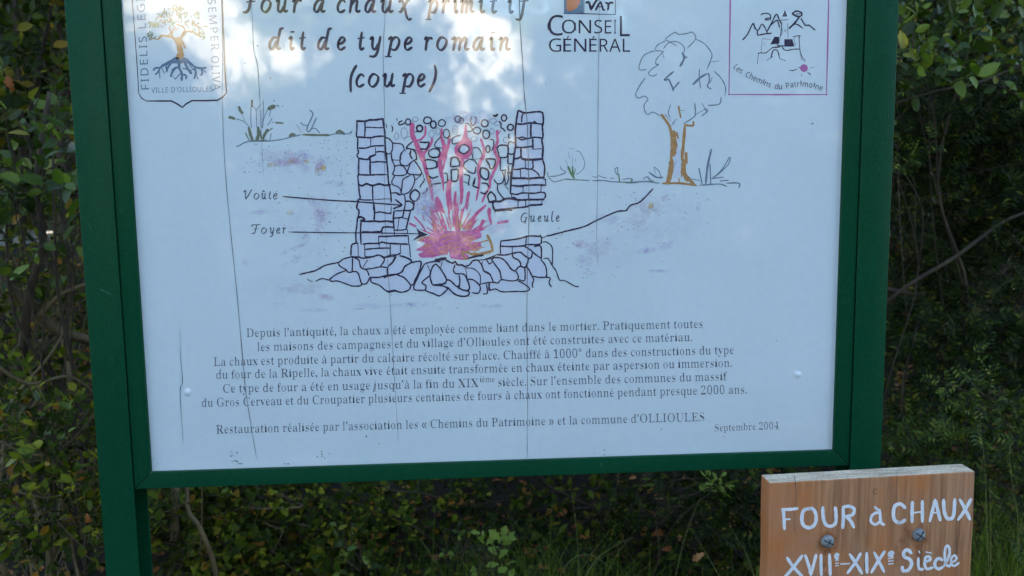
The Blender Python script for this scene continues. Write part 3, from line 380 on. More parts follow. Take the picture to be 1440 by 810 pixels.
PS = 1.10/960.0                                # metres per photo pixel on the panel, roughly
PO, PN = (0, 0, 0), np.array([0, 1.0, 0])
class Plane:
    """a printed surface: o a point of it, n the unit normal that points away from the viewer"""
    def __init__(s, o, n): s.o = np.array(o, float); s.n = np.array(n, float)
    def __call__(s, u, v, lift): return onplane(u, v, s.o, s.n)-s.n*lift
BP = Plane((0, 0, 0), (0, 1, 0))
_k = [0]
class Pr:
    """collects printed strokes and shapes; layer = how far the ink film stands above the sheet"""
    def __init__(s, plane=BP, layer=1): s.V = []; s.F = []; s.A = []; s.pl = plane; s.layer = layer; s.rs = random.Random(5)
    def lift(s):
        _k[0] = (_k[0]+1) % 60
        return .00012+s.layer*.00007+_k[0]*.000001
    def poly(s, pts):
        L = s.lift(); b = len(s.V)
        tri = tessellate_polygon([[Vector((p[0], p[1], 0)) for p in pts]])
        s.V += [s.pl(p[0], p[1], L) for p in pts]; s.A += [1.0]*len(pts)
        for t in tri:
            a, c, d = [pts[i] for i in t]
            cr = (c[0]-a[0])*(d[1]-a[1])-(c[1]-a[1])*(d[0]-a[0])
            t = tuple(t) if cr < 0 else (t[0], t[2], t[1])
            s.F.append(tuple(i+b for i in t))
    def stroke(s, pts, w, smooth=True, jit=.12, nib=None, taper=True, closed=False):
        """pts in photo pixels, w the width in pixels (number or list)"""
        n0 = len(pts)
        ws = list(w) if isinstance(w, (list, tuple)) else [w]*n0
        if len(ws) != n0: ws = list(np.interp(np.linspace(0, 1, n0), np.linspace(0, 1, len(ws)), ws))
        Q = [(p[0], p[1], ww) for p, ww in zip(pts, ws)]
        if smooth and (n0 > 2): Q = crom(Q, 4 if n0 < 14 else 3, closed)
        else: Q = [np.array(q, float) for q in Q]
        L = s.lift(); n = len(Q); b = len(s.V); ph = s.rs.random()*9
        for i, q in enumerate(Q):
            if closed: t = Q[(i+1) % (n-1)][:2]-Q[i-1 if i else n-2][:2]
            else: t = Q[min(i+1, n-1)][:2]-Q[max(i-1, 0)][:2]
            l = math.hypot(*t) or 1e-6; t = t/l
            wd = abs(q[2])*(1+jit*math.sin(i*1.7+ph)+jit*(s.rs.random()-.5))
            if nib: wd *= nib[0]+(1-nib[0])*abs(t[0]*math.sin(nib[1])+t[1]*math.cos(nib[1]))
            e = 1.0
            if taper and not closed and i in (0, n-1): e = .55
            px, py = q[0], q[1]
            if not closed and i == 0: px -= t[0]*wd*.35; py -= t[1]*wd*.35
            if not closed and i == n-1: px += t[0]*wd*.35; py += t[1]*wd*.35
            hx, hy = -t[1]*wd*.5*e, t[0]*wd*.5*e
            s.V += [s.pl(px+hx, py+hy, L), s.pl(px-hx, py-hy, L)]; s.A += [1.0, 1.0]
        for i in range(n-1): s.F.append((b+2*i, b+2*i+2, b+2*i+3, b+2*i+1))
    def ring(s, cx, cy, rx, ry, w, gap=0, rot=None):
        r0 = s.rs.random()*6 if rot is None else rot
        k = 9; P = []
        for i in range(k if gap == 0 else k-1):
            a = r0+2*math.pi*i/k
            q = 1+.12*(s.rs.random()-.5)
            P.append((cx+rx*q*math.cos(a), cy+ry*q*math.sin(a)))
        s.stroke(P, w, closed=(gap == 0))
    def blob(s, cx, cy, rx, ry, ang=0, alpha=.6, n=14):
        s.nb = getattr(s, 'nb', 0)+1; L = .00013+s.layer*.00007+(s.nb % 60)*.000014; b = len(s.V); ca, sa = math.cos(ang), math.sin(ang)
        s.V.append(s.pl(cx, cy, L)); s.A.append(alpha)
        for ring_, al in ((.55, alpha*.8), (1, 0)):
            for i in range(n):
                a = -2*math.pi*i/n; q = ring_*(1+.25*(s.rs.random()-.5))
                x, y = rx*q*math.cos(a), ry*q*math.sin(a)
                s.V.append(s.pl(cx+x*ca-y*sa, cy+x*sa+y*ca, L)); s.A.append(al)
        for i in range(n):
            j = (i+1) % n
            s.F.append((b, b+1+i, b+1+j)); s.F.append((b+1+i, b+1+n+i, b+1+n+j, b+1+j))
    def build(s, name, mat, parent=panel, label=None, kind=None):
        if not s.F: return None
        me = mesh(name, s.V, s.F); o = link(name, me, mat, parent)
        at_ = me.attributes.new('alpha', 'FLOAT', 'POINT'); at_.data.foreach_set('value', s.A)
        if label: o['label'] = label
        if kind: o['kind'] = kind
        return o
def tile(ox, oy, sc, txt, default=1.7):
    """'w: x,y x,y ...' lines traced from an enlargement with origin (ox, oy) and factor sc"""
    out = []
    for line in txt.split(';'):
        line = line.strip()
        if not line: continue
        w = default
        if ':' in line: a, line = line.split(':'); w = [float(x) for x in a.split(',')]; w = w[0] if len(w) == 1 else w
        pts = []
        for q in line.split():
            x, y = q.split(','); pts.append((ox+float(x)/sc, oy+float(y)/sc))
        out.append((w, pts))
    return out

# ---------------------------------------------------------------- letter outlines
GI = {c: i for i, c in enumerate(GA)}; GN = len(GA)
_gc = {}
def glyph(font, ch):
    k = (font, ch)
    if k in _gc: return _gc[k]
    s = GLY[font][ch]; dec = lambda a: (GI[a[0]]*GN+GI[a[1]]-1000)/1000
    adv = dec(s[:2]); cs = []
    for part in s[2:].split(' '):
        cs.append([(dec(part[i:i+2]), dec(part[i+2:i+4])) for i in range(0, len(part), 4)])
    if ch in 'éàèûÉ':                          # the accent is filled apart from its letter
        tri = list(tessellate_polygon([[Vector((x, y, 0)) for x, y in c] for c in cs[:-1]])); nb = sum(len(c) for c in cs[:-1])
        tri += [tuple(i+nb for i in t) for t in tessellate_polygon([[Vector((x, y, 0)) for x, y in cs[-1]]])]
    else: tri = tessellate_polygon([[Vector((x, y, 0)) for x, y in c] for c in cs])
    flat = [p for c in cs for p in c]
    T = []
    for t in tri:
        a, c, d = [flat[i] for i in t]
        cr = (c[0]-a[0])*(d[1]-a[1])-(c[1]-a[1])*(d[0]-a[0])
        T.append(tuple(t) if cr > 0 else (t[0], t[2], t[1]))
    _gc[k] = (adv, flat, T); return _gc[k]
def text(pr, font, s, p0, p1, em, track=0.0, space=.25, bold=0.0):
    """set s on the baseline from pixel p0 to pixel p1; em = letter size in pixels"""
    L = pr.lift(); items = []; x = 0
    for ch in s:
        if ch == ' ': x += space+track; continue
        adv, flat, T = glyph(font, ch); items.append((x, flat, T)); x += adv+track
    x0 = min(min(q[0] for q in f)+o for o, f, T in items); x1 = max(max(q[0] for q in f)+o for o, f, T in items)
    dx, dy = p1[0]-p0[0], p1[1]-p0[1]; l = math.hypot(dx, dy); tx, ty = dx/l, dy/l
    k = l/(x1-x0)
    for o, f, T in items:
        b = len(pr.V)
        for q in f:
            a = (q[0]+o-x0)*k; h = q[1]*em
            pr.V.append(pr.pl(p0[0]+tx*a+ty*h*1.0, p0[1]+ty*a-tx*h, L)); pr.A.append(1)
        pr.F += [tuple(i+b for i in t) for t in T]

# ---- body text
EM = 17.6
def line(s, a, b, em=EM, build=True):
    tx = Pr(); text(tx, 's', s, a, b, em); tx.build('text_line', M['text_ink'])
line("Depuis l’antiquité, la chaux a été employée comme liant dans le mortier. Pratiquement toutes", (346.6, 474), (988, 461))
line("les maisons des campagnes et du village d’Ollioules ont été construites avec ce matériau.", (362, 493.7), (973.3, 479.6))
line("La chaux est produite à partir du calcaire récolté sur place. Chauffé à 1000° dans des constructions du type", (300.7, 514.7), (1032, 497.6))
line("du four de la Ripelle, la chaux vive était ensuite transformée en chaux éteinte par aspersion ou immersion.", (304.3, 532.8), (1029.3, 515.8))
line("Ce type de four a été en usage jusqu’à la fin du XIX", (314, 552.3), (673, 544.2))
line("ième", (675, 537.6), (695.5, 537.2), 12)
line("siècle. Sur l’ensemble des communes du massif", (700.5, 543.3), (1022.5, 534.7))
line("du Gros Cerveau et du Croupatier plusieurs centaines de fours à chaux ont fonctionné pendant presque 2000 ans.", (283.8, 572.2), (1050.3, 553.2))
line("Restauration réalisée par l’association les « Chemins du Patrimoine » et la commune d’OLLIOULES", (304.3, 609.8), (990.3, 592))
line("Septembre 2004", (1005, 606.6), (1095, 603.2), 14.6)

# ---- chancery hand of the title and the captions: pen skeletons, unit = x-height
CH = {
 'o': [[(.62, .93), (.36, .97), (.12, .68), (.06, .3), (.24, .04), (.48, .06), (.74, .38), (.8, .74), (.62, .93)]],
 'a': [[(.78, .93), (.42, .93), (.12, .58), (.06, .2), (.2, .04), (.42, .16), (.7, .72)], [(.84, 1.0), (.68, .3), (.72, .06), (.94, .12)]],
 'd': [[(.72, .9), (.4, .92), (.12, .58), (.06, .2), (.2, .04), (.42, .16), (.68, .65)], [(1.2, 1.62), (1.0, 1.55), (.88, 1.15), (.7, .3), (.74, .06), (.96, .12)]],
 'i': [[(-.04, .84), (.18, .97), (.1, .45), (.12, .08), (.22, .03), (.4, .14)], [(.27, 1.36), (.28, 1.38)]],
 'ı': [[(-.04, .84), (.18, .97), (.1, .45), (.12, .08), (.22, .03), (.4, .14)]],
 't': [[(.28, 1.32), (.14, .6), (.1, .2), (.2, .03), (.46, .14)], [(-.08, .88), (.48, .93)]],
 'e': [[(.1, .46), (.38, .52), (.6, .74), (.52, .95), (.28, .88), (.08, .5), (.12, .12), (.32, .03), (.62, .2)]],
 'y': [[(-.02, .84), (.17, .97), (.12, .4), (.2, .06), (.42, .14), (.62, .5)], [(.76, 1.0), (.64, .4), (.5, -.2), (.26, -.48), (-.08, -.46)]],
 'p': [[(-.05, .84), (.17, .97), (.06, .3), (-.1, -.46)], [(-.3, -.49), (.1, -.49)], [(.1, .6), (.36, .94), (.66, .92), (.76, .56), (.52, .08), (.26, .03), (.06, .12)]],
 'r': [[(-.04, .84), (.18, .97), (.1, .4), (.04, .02)], [(.1, .55), (.36, .9), (.64, .93), (.66, .86)]],
 'm': [[(-.04, .84), (.18, .97), (.1, .4), (.04, .02)], [(.1, .5), (.38, .92), (.56, .9), (.52, .45), (.46, .02)], [(.53, .5), (.82, .93), (1.0, .9), (.92, .3), (.96, .06), (1.16, .13)]],
 'n': [[(-.04, .84), (.18, .97), (.1, .4), (.04, .02)], [(.1, .5), (.42, .93), (.6, .9), (.54, .35), (.58, .06), (.8, .13)]],
 'u': [[(-.04, .84), (.17, .97), (.08, .35), (.16, .05), (.38, .1), (.6, .45)], [(.74, 1.0), (.62, .3), (.66, .06), (.88, .13)]],
 'c': [[(.62, .8), (.5, .95), (.26, .86), (.06, .46), (.12, .1), (.32, .03), (.6, .18)]],
 'h': [[(.4, 1.66), (.26, 1.58), (.14, .7), (.04, .02)], [(.1, .5), (.42, .93), (.6, .9), (.54, .35), (.58, .06), (.8, .13)]],
 'l': [[(.4, 1.66), (.26, 1.58), (.12, .7), (.1, .1), (.22, .03), (.4, .12)]],
 'x': [[(-.04, .84), (.14, .97), (.3, .8), (.48, .3), (.66, -.3), (.84, -.52), (1.05, -.46)], [(.92, .9), (.74, .92), (.4, .5), (.1, .08), (-.08, .1)]],
 'f': [[(.95, 1.5), (.72, 1.6), (.52, 1.3), (.36, .5), (.2, -.2), (.02, -.5), (-.28, -.46)], [(.12, .9), (.74, .94)]],
 'F': [[(.62, 1.5), (.46, .8), (.34, .25), (.1, 0), (-.12, .02)], [(-.1, 1.2), (.0, 1.46), (.3, 1.5), (1.1, 1.52)], [(.2, .78), (.8, .84)]],
 'V': [[(-.1, 1.2), (.08, 1.46), (.14, 1.4), (.12, .7), (.14, .03)], [(.16, .03), (.5, .7), (.82, 1.5), (.9, 1.56)]],
 'G': [[(1.02, 1.3), (.86, 1.5), (.5, 1.4), (.14, .9), (.06, .35), (.28, .02), (.62, .06), (.88, .3)], [(.96, .72), (.86, .3), (.72, -.25)], [(.62, .72), (1.08, .74)]],
 '(': [[(.6, 1.62), (.28, 1.1), (.12, .5), (.14, -.35)]],
 ')': [[(.36, 1.62), (.46, 1.1), (.32, .4), (-.08, -.35)]],
}
for k, base in (('û', 'u'), ('à', 'a')):
    CH[k] = CH[base]+([[(.16, 1.2), (.4, 1.45), (.58, 1.2)]] if k == 'û' else [[(.3, 1.5), (.5, 1.2)]])
def chword(pr, items, base, xh, w, slope=0.0):
    """items: (letter, left px, right px); base = (x, y) of a baseline point, slope of the baseline"""
    for ch, a, b in items:
        S = CH[ch]; main = [p for st in S for p in st if -.1 <= p[1] <= 1.05] or [p for st in S for p in st]
        if ch in '()': main = [p for st in S for p in st]
        x0 = min(p[0] for p in main); x1 = max(p[0] for p in main)
        k = (b-a-w)/max(x1-x0, .05); k = min(max(k, xh*.62), xh*1.35) if ch not in '()' else xh*.9
        cxm = (a+b)/2-(x0+x1)/2*k
        for st in S:
            pts = [(cxm+p[0]*k, base[1]+(cxm+p[0]*k-base[0])*slope-p[1]*xh) for p in st]
            if len(st) == 2 and abs(st[0][0]-st[1][0]) < .03:
                pts = [(pts[0][0]-w*.3, pts[0][1]), (pts[0][0]+w*.3, pts[0][1])]; pr.stroke(pts, w*1.05, smooth=False, jit=0); continue
            pr.stroke(pts, w, jit=.03, nib=(.52, -.65))
ti = Pr()
chword(ti, [('F', 340, 360), ('o', 366, 382.5), ('u', 387, 406), ('r', 410, 425), ('à', 440, 458.5), ('c', 473, 487), ('h', 490, 508),
            ('a', 512, 530), ('u', 534, 554), ('x', 559, 578), ('p', 601, 617), ('r', 620, 633), ('i', 637, 645), ('m', 646, 668),
            ('i', 672, 683), ('t', 688, 700), ('i', 713, 723), ('f', 730, 744)], (440, 17.6), 18.6, 4.2, .003)
ti.build('title_line', M['title_ink']); ti = Pr()
chword(ti, [('d', 377, 396), ('i', 405, 415), ('t', 420, 431), ('d', 445.5, 464), ('e', 473.5, 487), ('t', 502, 513.5), ('y', 519, 537),
            ('p', 545, 563.5), ('e', 567.5, 581), ('r', 595.5, 609), ('o', 613, 630), ('m', 634, 661), ('a', 664, 682.5), ('i', 687, 697),
            ('n', 700, 719)], (440, 70.2), 18.6, 4.2, .003)
ti.build('title_line', M['title_ink']); ti = Pr()
chword(ti, [('(', 490, 504), ('c', 499.5, 513.5), ('o', 517, 534), ('u', 537, 556.5), ('p', 565, 583), ('e', 586, 599), (')', 601, 616)],
       (500, 122.3), 18.4, 4.2, -.002)
ti.build('title_line', M['title_ink'])
cp = Pr()
chword(cp, [('V', 341, 354), ('o', 356.5, 365), ('û', 367, 375), ('t', 377, 382), ('e', 384, 390.5)], (350, 280.2), 8.4, 1.7, -.003)
cp.build('caption', M['text_ink']); cp = Pr()
chword(cp, [('F', 353, 364), ('o', 367, 375.5), ('y', 379, 386), ('e', 388.5, 394.5), ('r', 397, 402.5)], (354, 328.6), 8.3, 1.7, -.006)
cp.build('caption', M['text_ink']); cp = Pr()
chword(cp, [('G', 732, 742), ('u', 745, 753), ('e', 756, 761.5), ('u', 764.5, 772), ('l', 775, 779), ('e', 781.5, 787)], (735, 312.0), 8.4, 1.7, -.012)
cp.build('caption', M['text_ink'])

# ---------------------------------------------------------------- kiln drawing
IK = []
IK += tile(490, 145, 10.123, """2.5: 118,255 240,258 300,240 390,238 490,222; 1.8: 118,250 122,350 114,470 133,500 130,640 145,700 122,745 150,790;
2.3: 490,222 500,300 515,400 518,480 520,560 525,650 532,740 545,810; 1.8: 235,270 237,380 232,475; 1.5: 240,345 330,345 400,350 500,350;
2.2: 118,480 240,490 330,490 400,475 510,470; 1.9: 318,500 318,610; 1.9: 135,640 250,640 330,615 420,608 520,605; 1.7: 385,640 385,720;
1.9: 390,700 450,688 520,700; 2.2: 385,735 310,760 290,790; 530,495 570,500 610,540 630,570; 1.5: 630,570 628,650 600,715 545,720; 1.5: 612,720 620,790 640,810;
1.6: 630,570 720,575 770,595 795,650; 1.5: 795,660 750,730 740,810; 1.8: 825,640 850,600 910,550; 1.8: 825,645 870,650 960,670; 2.2: 1020,555 1100,560 1145,560 1130,620 1100,655 1030,650;
1.5: 800,680 830,660; 1.8: 890,670 880,740 905,780; 1.9: 930,680 960,710 972,810; 1.7: 815,270 770,300 730,310 715,285 740,262 765,255; 2.6: 955,408 1035,408;
1.8: 540,300 545,350; 1.4: 615,320 630,360 620,405; 1.6: 690,222 690,245""")
IK += tile(610, 145, 10.123, """1.6: 540,190 525,260 550,320 590,290 605,220 580,195; 1.5: 450,295 490,290 530,340 550,380 510,405 480,400; 1.8: 935,260 960,300 955,345 990,370 1015,400;
2: 1070,440 1065,480 1080,495; 1.5: 100,480 50,530 15,580 20,620 60,635 110,635; 1.8: 0,650 70,655 85,700 75,760 0,775; 1.6: 380,455 310,475 265,510 265,570 300,580 350,560;
2: 425,590 480,610 505,660 480,690 430,720 370,695 360,660 385,610 425,590; 1.5: 555,640 620,635 665,680 690,740; 1.3: 555,660 560,800; 1.3: 570,800 680,790; 1.8: 240,800 250,775 300,770 340,790;
1.6: 800,515 850,530 850,620 820,680; 2: 900,650 920,710 940,770 1030,770 1055,720 1055,620 1010,600 930,605 900,650; 1.7: 1055,620 1070,560 1100,550 1145,565; 1.7: 1060,710 1130,735; 1.6: 1055,720 1055,810;
2.3: 1205,105 1185,180 1170,300 1160,420 1165,520 1165,620 1150,700 1140,780; 3: 850,175 880,185 905,160""")
IK += tile(690, 145, 10.123, """2.5: 405,105 450,130 505,140; 2.2: 505,140 600,128 700,122 740,140; 2.3: 740,135 750,220 745,300 735,330 740,400 745,470 728,530 740,600 745,650 735,800;
1.9: 465,150 445,190 440,270; 2.3: 365,295 450,300 530,285 600,285; 1.8: 600,285 625,262 660,290 745,300; 1.6: 600,288 640,292 660,290; 2.3: 575,300 570,400 575,490; 1.9: 355,490 400,495 450,485 520,505 570,495 640,485 740,500; 2: 400,500 440,522 520,505;
2.3: 598,510 600,580 600,650; 2.3: 355,630 480,630 600,615; 2: 600,655 735,650; 2.2: 430,645 430,720 430,770; 2.1: 430,770 380,785 340,790; 2.4: 430,770 470,795 620,800 735,790;
2.3: 385,115 375,200 355,330 350,420 355,620; 2: 340,640 340,780""")
IK += tile(490, 215, 10.123, """1.9: 150,80 145,200 145,310 135,330 145,450 155,560 170,640; 1.8: 170,640 130,680 150,690 120,740 115,780; 2.3: 145,75 220,90 290,90 320,55 390,25; 2.4: 310,90 308,200 310,300;
1.9: 320,135 440,125 545,135; 2: 140,310 300,315 400,310 545,310; 2.6: 150,455 200,467 260,440 340,465 440,442 520,462 600,450; 2: 545,0 545,100 560,250 565,350 575,440 590,500 605,600 610,700;
1.8: 345,470 345,560 350,680; 1.7: 150,660 220,670 340,670; 1: 370,665 450,660 520,655 605,655; 2: 355,690 355,810;
1.8: 0,685 250,705 500,725 760,745; 2.1: 670,665 720,705 760,745 700,770 640,795; 1.6: 610,30 620,100 655,180 650,250 630,300 660,320; 1.6: 660,320 780,320 830,280 790,200 720,175 655,195;
1.6: 635,100 720,105; 1.6: 750,0 735,60 740,150 790,180 840,180 900,130 960,90; 1.7: 880,160 840,270 870,300 940,310 1020,310 1040,270 990,180 940,110; 1.8: 870,0 885,50 912,85; 1.8: 960,0 972,90;
1.5: 660,325 620,400 630,450 700,480 740,520 750,580; 1.6: 880,320 800,360 770,400 755,560; 1.6: 920,320 945,370 930,450 880,540 820,580 750,590; 1.8: 1030,320 950,390; 1.8: 740,600 690,570 620,570; 2.2: 700,590 735,600;
1.6: 795,600 810,680 800,790; 1.6: 1080,370 1075,400 1030,460 1020,490; 2.2: 950,520 890,570 880,640 940,690 1000,640 1010,570 950,520; 2: 810,690 880,690 930,740 920,810; 2: 1050,580 1110,550 1120,500; 1.4: 1060,300 1080,380;
2: 1090,110 1130,95 1240,120 1250,200 1160,225 1100,220; 2.1: 1150,330 1200,360 1270,335; 2: 1180,460 1230,440 1316,430; 1.7: 1150,30 1180,60 1270,60""")
IK += tile(600, 215, 10.123, """2: 340,190 350,90 400,60 450,90 465,180 350,195; 1.8: 600,95 540,140 530,200 590,260 680,290 700,200; 1.5: 720,170 680,110 600,85; 2.2: 350,240 440,235 450,270 435,390 360,395 350,300 350,240; 1.8: 530,305 610,330 600,400 600,460;
1.8: 530,410 590,435; 2: 690,365 660,450 680,480 740,500; 2.6: 685,360 680,440; 2.2: 770,215 760,290 790,350 850,380 880,340 880,260 830,220 770,215; 2.3: 845,100 890,170 905,220 950,210 980,110 930,85 845,85; 2: 790,430 860,440 880,490;
2: 770,560 820,580 870,540; 2: 915,550 870,610 900,700 980,680 970,610 915,550; 1.7: 960,380 1010,440 1080,420 1100,350 1080,280; 1.6: 1010,450 1010,530 1060,610 1090,640; 1.6: 1100,440 1160,520; 1.7: 1055,70 1050,240 1130,240;
1.6: 1120,250 1110,370 1135,450 1165,360 1150,270; 1.8: 1160,30 1160,150 1220,160 1200,270 1170,280 1160,180; 1.8: 1200,280 1195,400 1190,580; 2: 1245,0 1230,150 1215,270 1210,360; 2.1: 70,480 80,450 200,430; 2: 60,355 150,345;
1.8: 0,225 140,215; 1.6: 150,120 155,200; 1.7: 250,290 290,300 295,400 250,430; 1.5: 640,0 655,80; 2.8: 890,700 960,690 1050,690 1110,655 1200,650 1300,670; 2.2: 960,700 940,730 960,810""")
IK += tile(680, 215, 10.123, """1.7: 340,10 400,20 440,0; 1.7: 440,0 430,150 410,270 395,400 385,580; 2: 430,85 490,80 530,40 535,0; 2.5: 530,40 560,90 700,100 830,90; 2.1: 835,0 840,90 870,200 860,340; 1.9: 590,100 600,220; 1.9: 700,110 705,200 690,230; 2: 420,235 490,235 560,220 640,230 690,230; 1.8: 700,240 760,280 800,340;
2.1: 525,240 525,350; 2.8: 400,360 560,360 650,365 760,355 860,350; 2: 395,400 385,450; 2.2: 880,375 885,460; 2.3: 390,460 480,470 640,460 760,455 880,460; 2: 860,375 885,380; 2: 390,580 480,590 550,570 720,575 800,560; 2: 565,480 560,570; 2.2: 470,480 560,485; 2: 820,480 815,550;
2: 810,560 870,570 880,620 850,670; 2.6: 400,640 440,640 480,665 560,670 640,665 760,665 850,660; 2.3: 640,580 640,660; 1.9: 830,680 830,740; 2.5: 650,745 740,740 835,735; 2.1: 490,680 490,770; 2.1: 600,680 600,760; 2.2: 150,810 300,800 480,780 600,770 640,755; 1.8: 395,600 400,640""")
IK += tile(490, 285, 10.123, """1.9: 130,20 120,80 150,110 145,180 130,220 120,330 105,440 110,580; 2: 180,270 172,400 180,590; 2.6: 130,220 180,203 232,240 170,258; 2.2: 365,30 372,150 365,240; 2.5: 200,265 330,265 380,262 450,270 540,262 640,275;
1.9: 380,145 450,132 550,150 610,150; 2: 610,60 605,140; 2.4: 200,415 330,420 470,410; 2.2: 470,410 490,355 540,345 650,350; 1.9: 480,410 480,460; 1.3: 0,428 500,432 840,440 1100,445; 2.1: 430,480 540,480 700,470 840,470; 1.9: 430,480 430,560;
2.1: 210,590 300,580 430,580 480,560 540,575 700,585 850,590; 2.2: 850,470 860,590; 2: 230,600 235,760; 1.9: 240,665 400,650 600,645; 1.6: 440,590 440,640; 2.4: 595,590 595,740; 2: 740,600 740,720; 2.2: 870,600 882,770; 2: 240,770 340,770 430,745 510,780; 2: 510,780 600,750 690,740 740,720;
2: 130,575 60,590 40,640 35,750; 1.6: 135,590 140,760; 2.2: 650,120 640,230 650,380; 1.7: 660,115 780,110 800,60; 2: 790,120 770,200 720,215 650,220; 1.8: 720,220 700,400; 2.2: 800,110 880,110 920,80 935,0; 2: 880,130 850,250 820,380; 2.6: 750,210 850,235;
1.6: 660,390 760,390 820,375; 2: 840,385 840,440; 2: 650,390 655,450""")
IK += tile(570, 285, 8.807, "2.6: 780,688 880,662 960,652; 3: 370,712 440,695 500,685; 1.9: 1110,100 1160,100 1250,90 1321,95; 2: 1100,60 1112,115")
IK += tile(410, 340, 8.807, """1.8: 100,405 180,385 300,355 420,290 580,255 640,215 740,185; 1.8: 580,265 600,300 680,350 700,375 750,375; 1.8: 755,200 755,280 750,370; 2.4: 740,185 800,190 850,190; 1.8: 465,470 560,400 680,355; 1.5: 300,488 380,455 460,475;
1.8: 470,470 500,490 570,485 700,530 760,548 850,545 870,520; 1.8: 750,370 800,370 830,400 860,500 880,520; 1.8: 880,525 930,515 970,440; 1.8: 780,200 835,230 860,320 930,350 960,420; 1.8: 850,200 940,200 1080,165 1130,195 1150,210 1140,250 1100,305; 1.8: 885,315 940,230;
1.8: 900,340 1000,330 1100,310 1180,320; 1.8: 1150,195 1280,180; 1.8: 1280,190 1250,250 1190,320 1185,400; 2: 970,440 1080,440 1180,415 1320,400; 1.8: 985,450 990,500 1090,540 1180,610 1270,600 1320,615; 1: 195,460 230,485 260,490""")
IK += tile(540, 345, 8.807, """1.8: 0,150 60,130 100,120 150,125; 1.8: 150,135 110,210 45,275 45,370; 2.3: 200,130 260,145 330,180 340,210; 2.1: 340,215 260,260 220,330 150,360 50,380 0,400; 2: 340,215 440,195 460,230 430,340 380,440 370,480 340,490; 1.9: 170,370 250,400 330,490; 1.8: 330,490 310,550 220,580 130,565 60,580 0,540;
1.8: 500,230 440,350 380,480 370,540 420,555 520,555; 1.8: 500,235 560,210 640,200 700,205; 2.3: 650,182 740,160 780,190 850,220 880,200 910,240 970,245 1000,265; 3: 645,190 700,178 750,170; 1.9: 640,230 600,270 570,380 600,490; 1.9: 640,230 700,290 770,410 760,470; 2.3: 760,470 690,485 610,490; 1.7: 540,250 570,320; 1.9: 560,380 470,460 520,500 520,560 620,600 690,625 770,560 790,530; 2: 790,530 720,500 620,495;
1.7: 720,210 700,280; 2: 770,430 820,435 900,510 930,490; 2: 790,520 870,600 960,630 1040,620 1050,570 970,550 910,510; 1.8: 880,240 860,310 890,350 960,350; 1.8: 930,370 940,450 925,540; 2: 960,350 1010,380 1060,520 1020,570; 1.7: 1010,280 1030,410; 1.3: 1010,280 1110,290 1190,370 1190,490; 1.8: 1030,420 1110,430 1190,510 1170,590 1090,585; 1.9: 1000,265 1060,240 1100,190 1160,180;
1.8: 1160,180 1210,240 1240,320 1320,360; 2: 1190,480 1320,460; 1.7: 1270,485 1280,590 1230,600; 2.2: 1160,185 1320,165; 1.6: 1220,200 1210,260; 1.7: 1300,470 1300,550 1320,555""")
IK += tile(680, 320, 8.807, """2: 220,165 320,155 450,135 560,105 700,110 720,130; 1.8: 215,165 208,240 210,320; 2.1: 215,230 350,235 500,225 530,210; 2.2: 530,130 520,220; 2: 540,210 700,205 715,140; 1.6: 700,90 720,120; 2.3: 355,250 355,320; 2: 160,335 260,340 340,325 450,305 500,340 560,380 590,370 605,310;
1.8: 510,235 570,270 640,330 710,380; 2: 630,235 710,235 715,390; 1.9: 0,400 60,380 150,345; 2: 100,390 150,370 230,385 290,440 340,510 390,535 430,490 460,470 440,410 370,370 355,330; 1.9: 100,400 150,470 200,540 220,640; 1.7: 0,540 60,560 100,620 120,670 180,685 220,645 330,660 410,650 430,600 400,540;
1.7: 40,400 70,450 100,430; 2.2: 460,480 520,490 550,420; 1.7: 510,500 515,600 500,660 430,640; 1.8: 560,385 530,480 560,520 600,600; 1.7: 600,600 680,615 770,610 780,540 760,460 710,400; 1.7: 600,610 620,640 605,700 610,740; 1.7: 680,620 820,620 810,680 840,735; 1.5: 740,180 780,180 850,250 850,470; 1.5: 745,385 800,385 850,470 900,540 940,650 1000,655 1130,725 1180,730;
1.7: 70,690 80,770 150,760 230,795 400,790 520,790 570,760 520,710 420,655; 1.6: 0,690 60,680 120,680; 1.9: 720,135 800,95""")
IK += tile(740, 180, 3.681, "1.9: 110,560 190,538 300,510 360,480 470,432 515,428 540,400 590,382 655,315; 1.2: 186,540 188,550")
ik = Pr(layer=5)
for w, p in IK: ik.stroke(p, w*1.12)
for (ox, cx, cy, rx, ry, w) in ((490, 850, 268, 35, 42, 1.8), (490, 1125, 245, 55, 48, 2), (490, 1208, 305, 40, 52, 2.3), (490, 1015, 360, 42, 42, 2.6), (490, 1220, 715, 78, 65, 1.9),
        (610, 345, 230, 45, 45, 1.8), (610, 390, 248, 32, 42, 1.6), (610, 115, 285, 50, 48, 1.7), (610, 725, 288, 48, 50, 2.3), (610, 1000, 212, 38, 45, 2.1), (610, 1090, 345, 42, 42, 2.3),
        (610, 615, 390, 52, 48, 1.9), (610, 745, 445, 50, 60, 2.2), (610, 180, 435, 42, 62, 1.5), (610, 770, 655, 28, 50, 2.1)):
    ik.ring(ox+cx/10.123, 145+cy/10.123, rx/10.123, ry/10.123, w)
ik.poly([(585, 320), (590, 324.5), (602.6, 330), (593, 333), (579.5, 339), (589, 329.8)])
ik.stroke([(398, 276.3), (430, 279), (470, 282), (492, 283)], 1.9, smooth=True, jit=.05)
ik.stroke([(409, 326.2), (450, 326.9), (494, 327.3)], 1.6, jit=.05)
ik.build('kiln_drawing', M['ink'])
fg = Pr(layer=4)
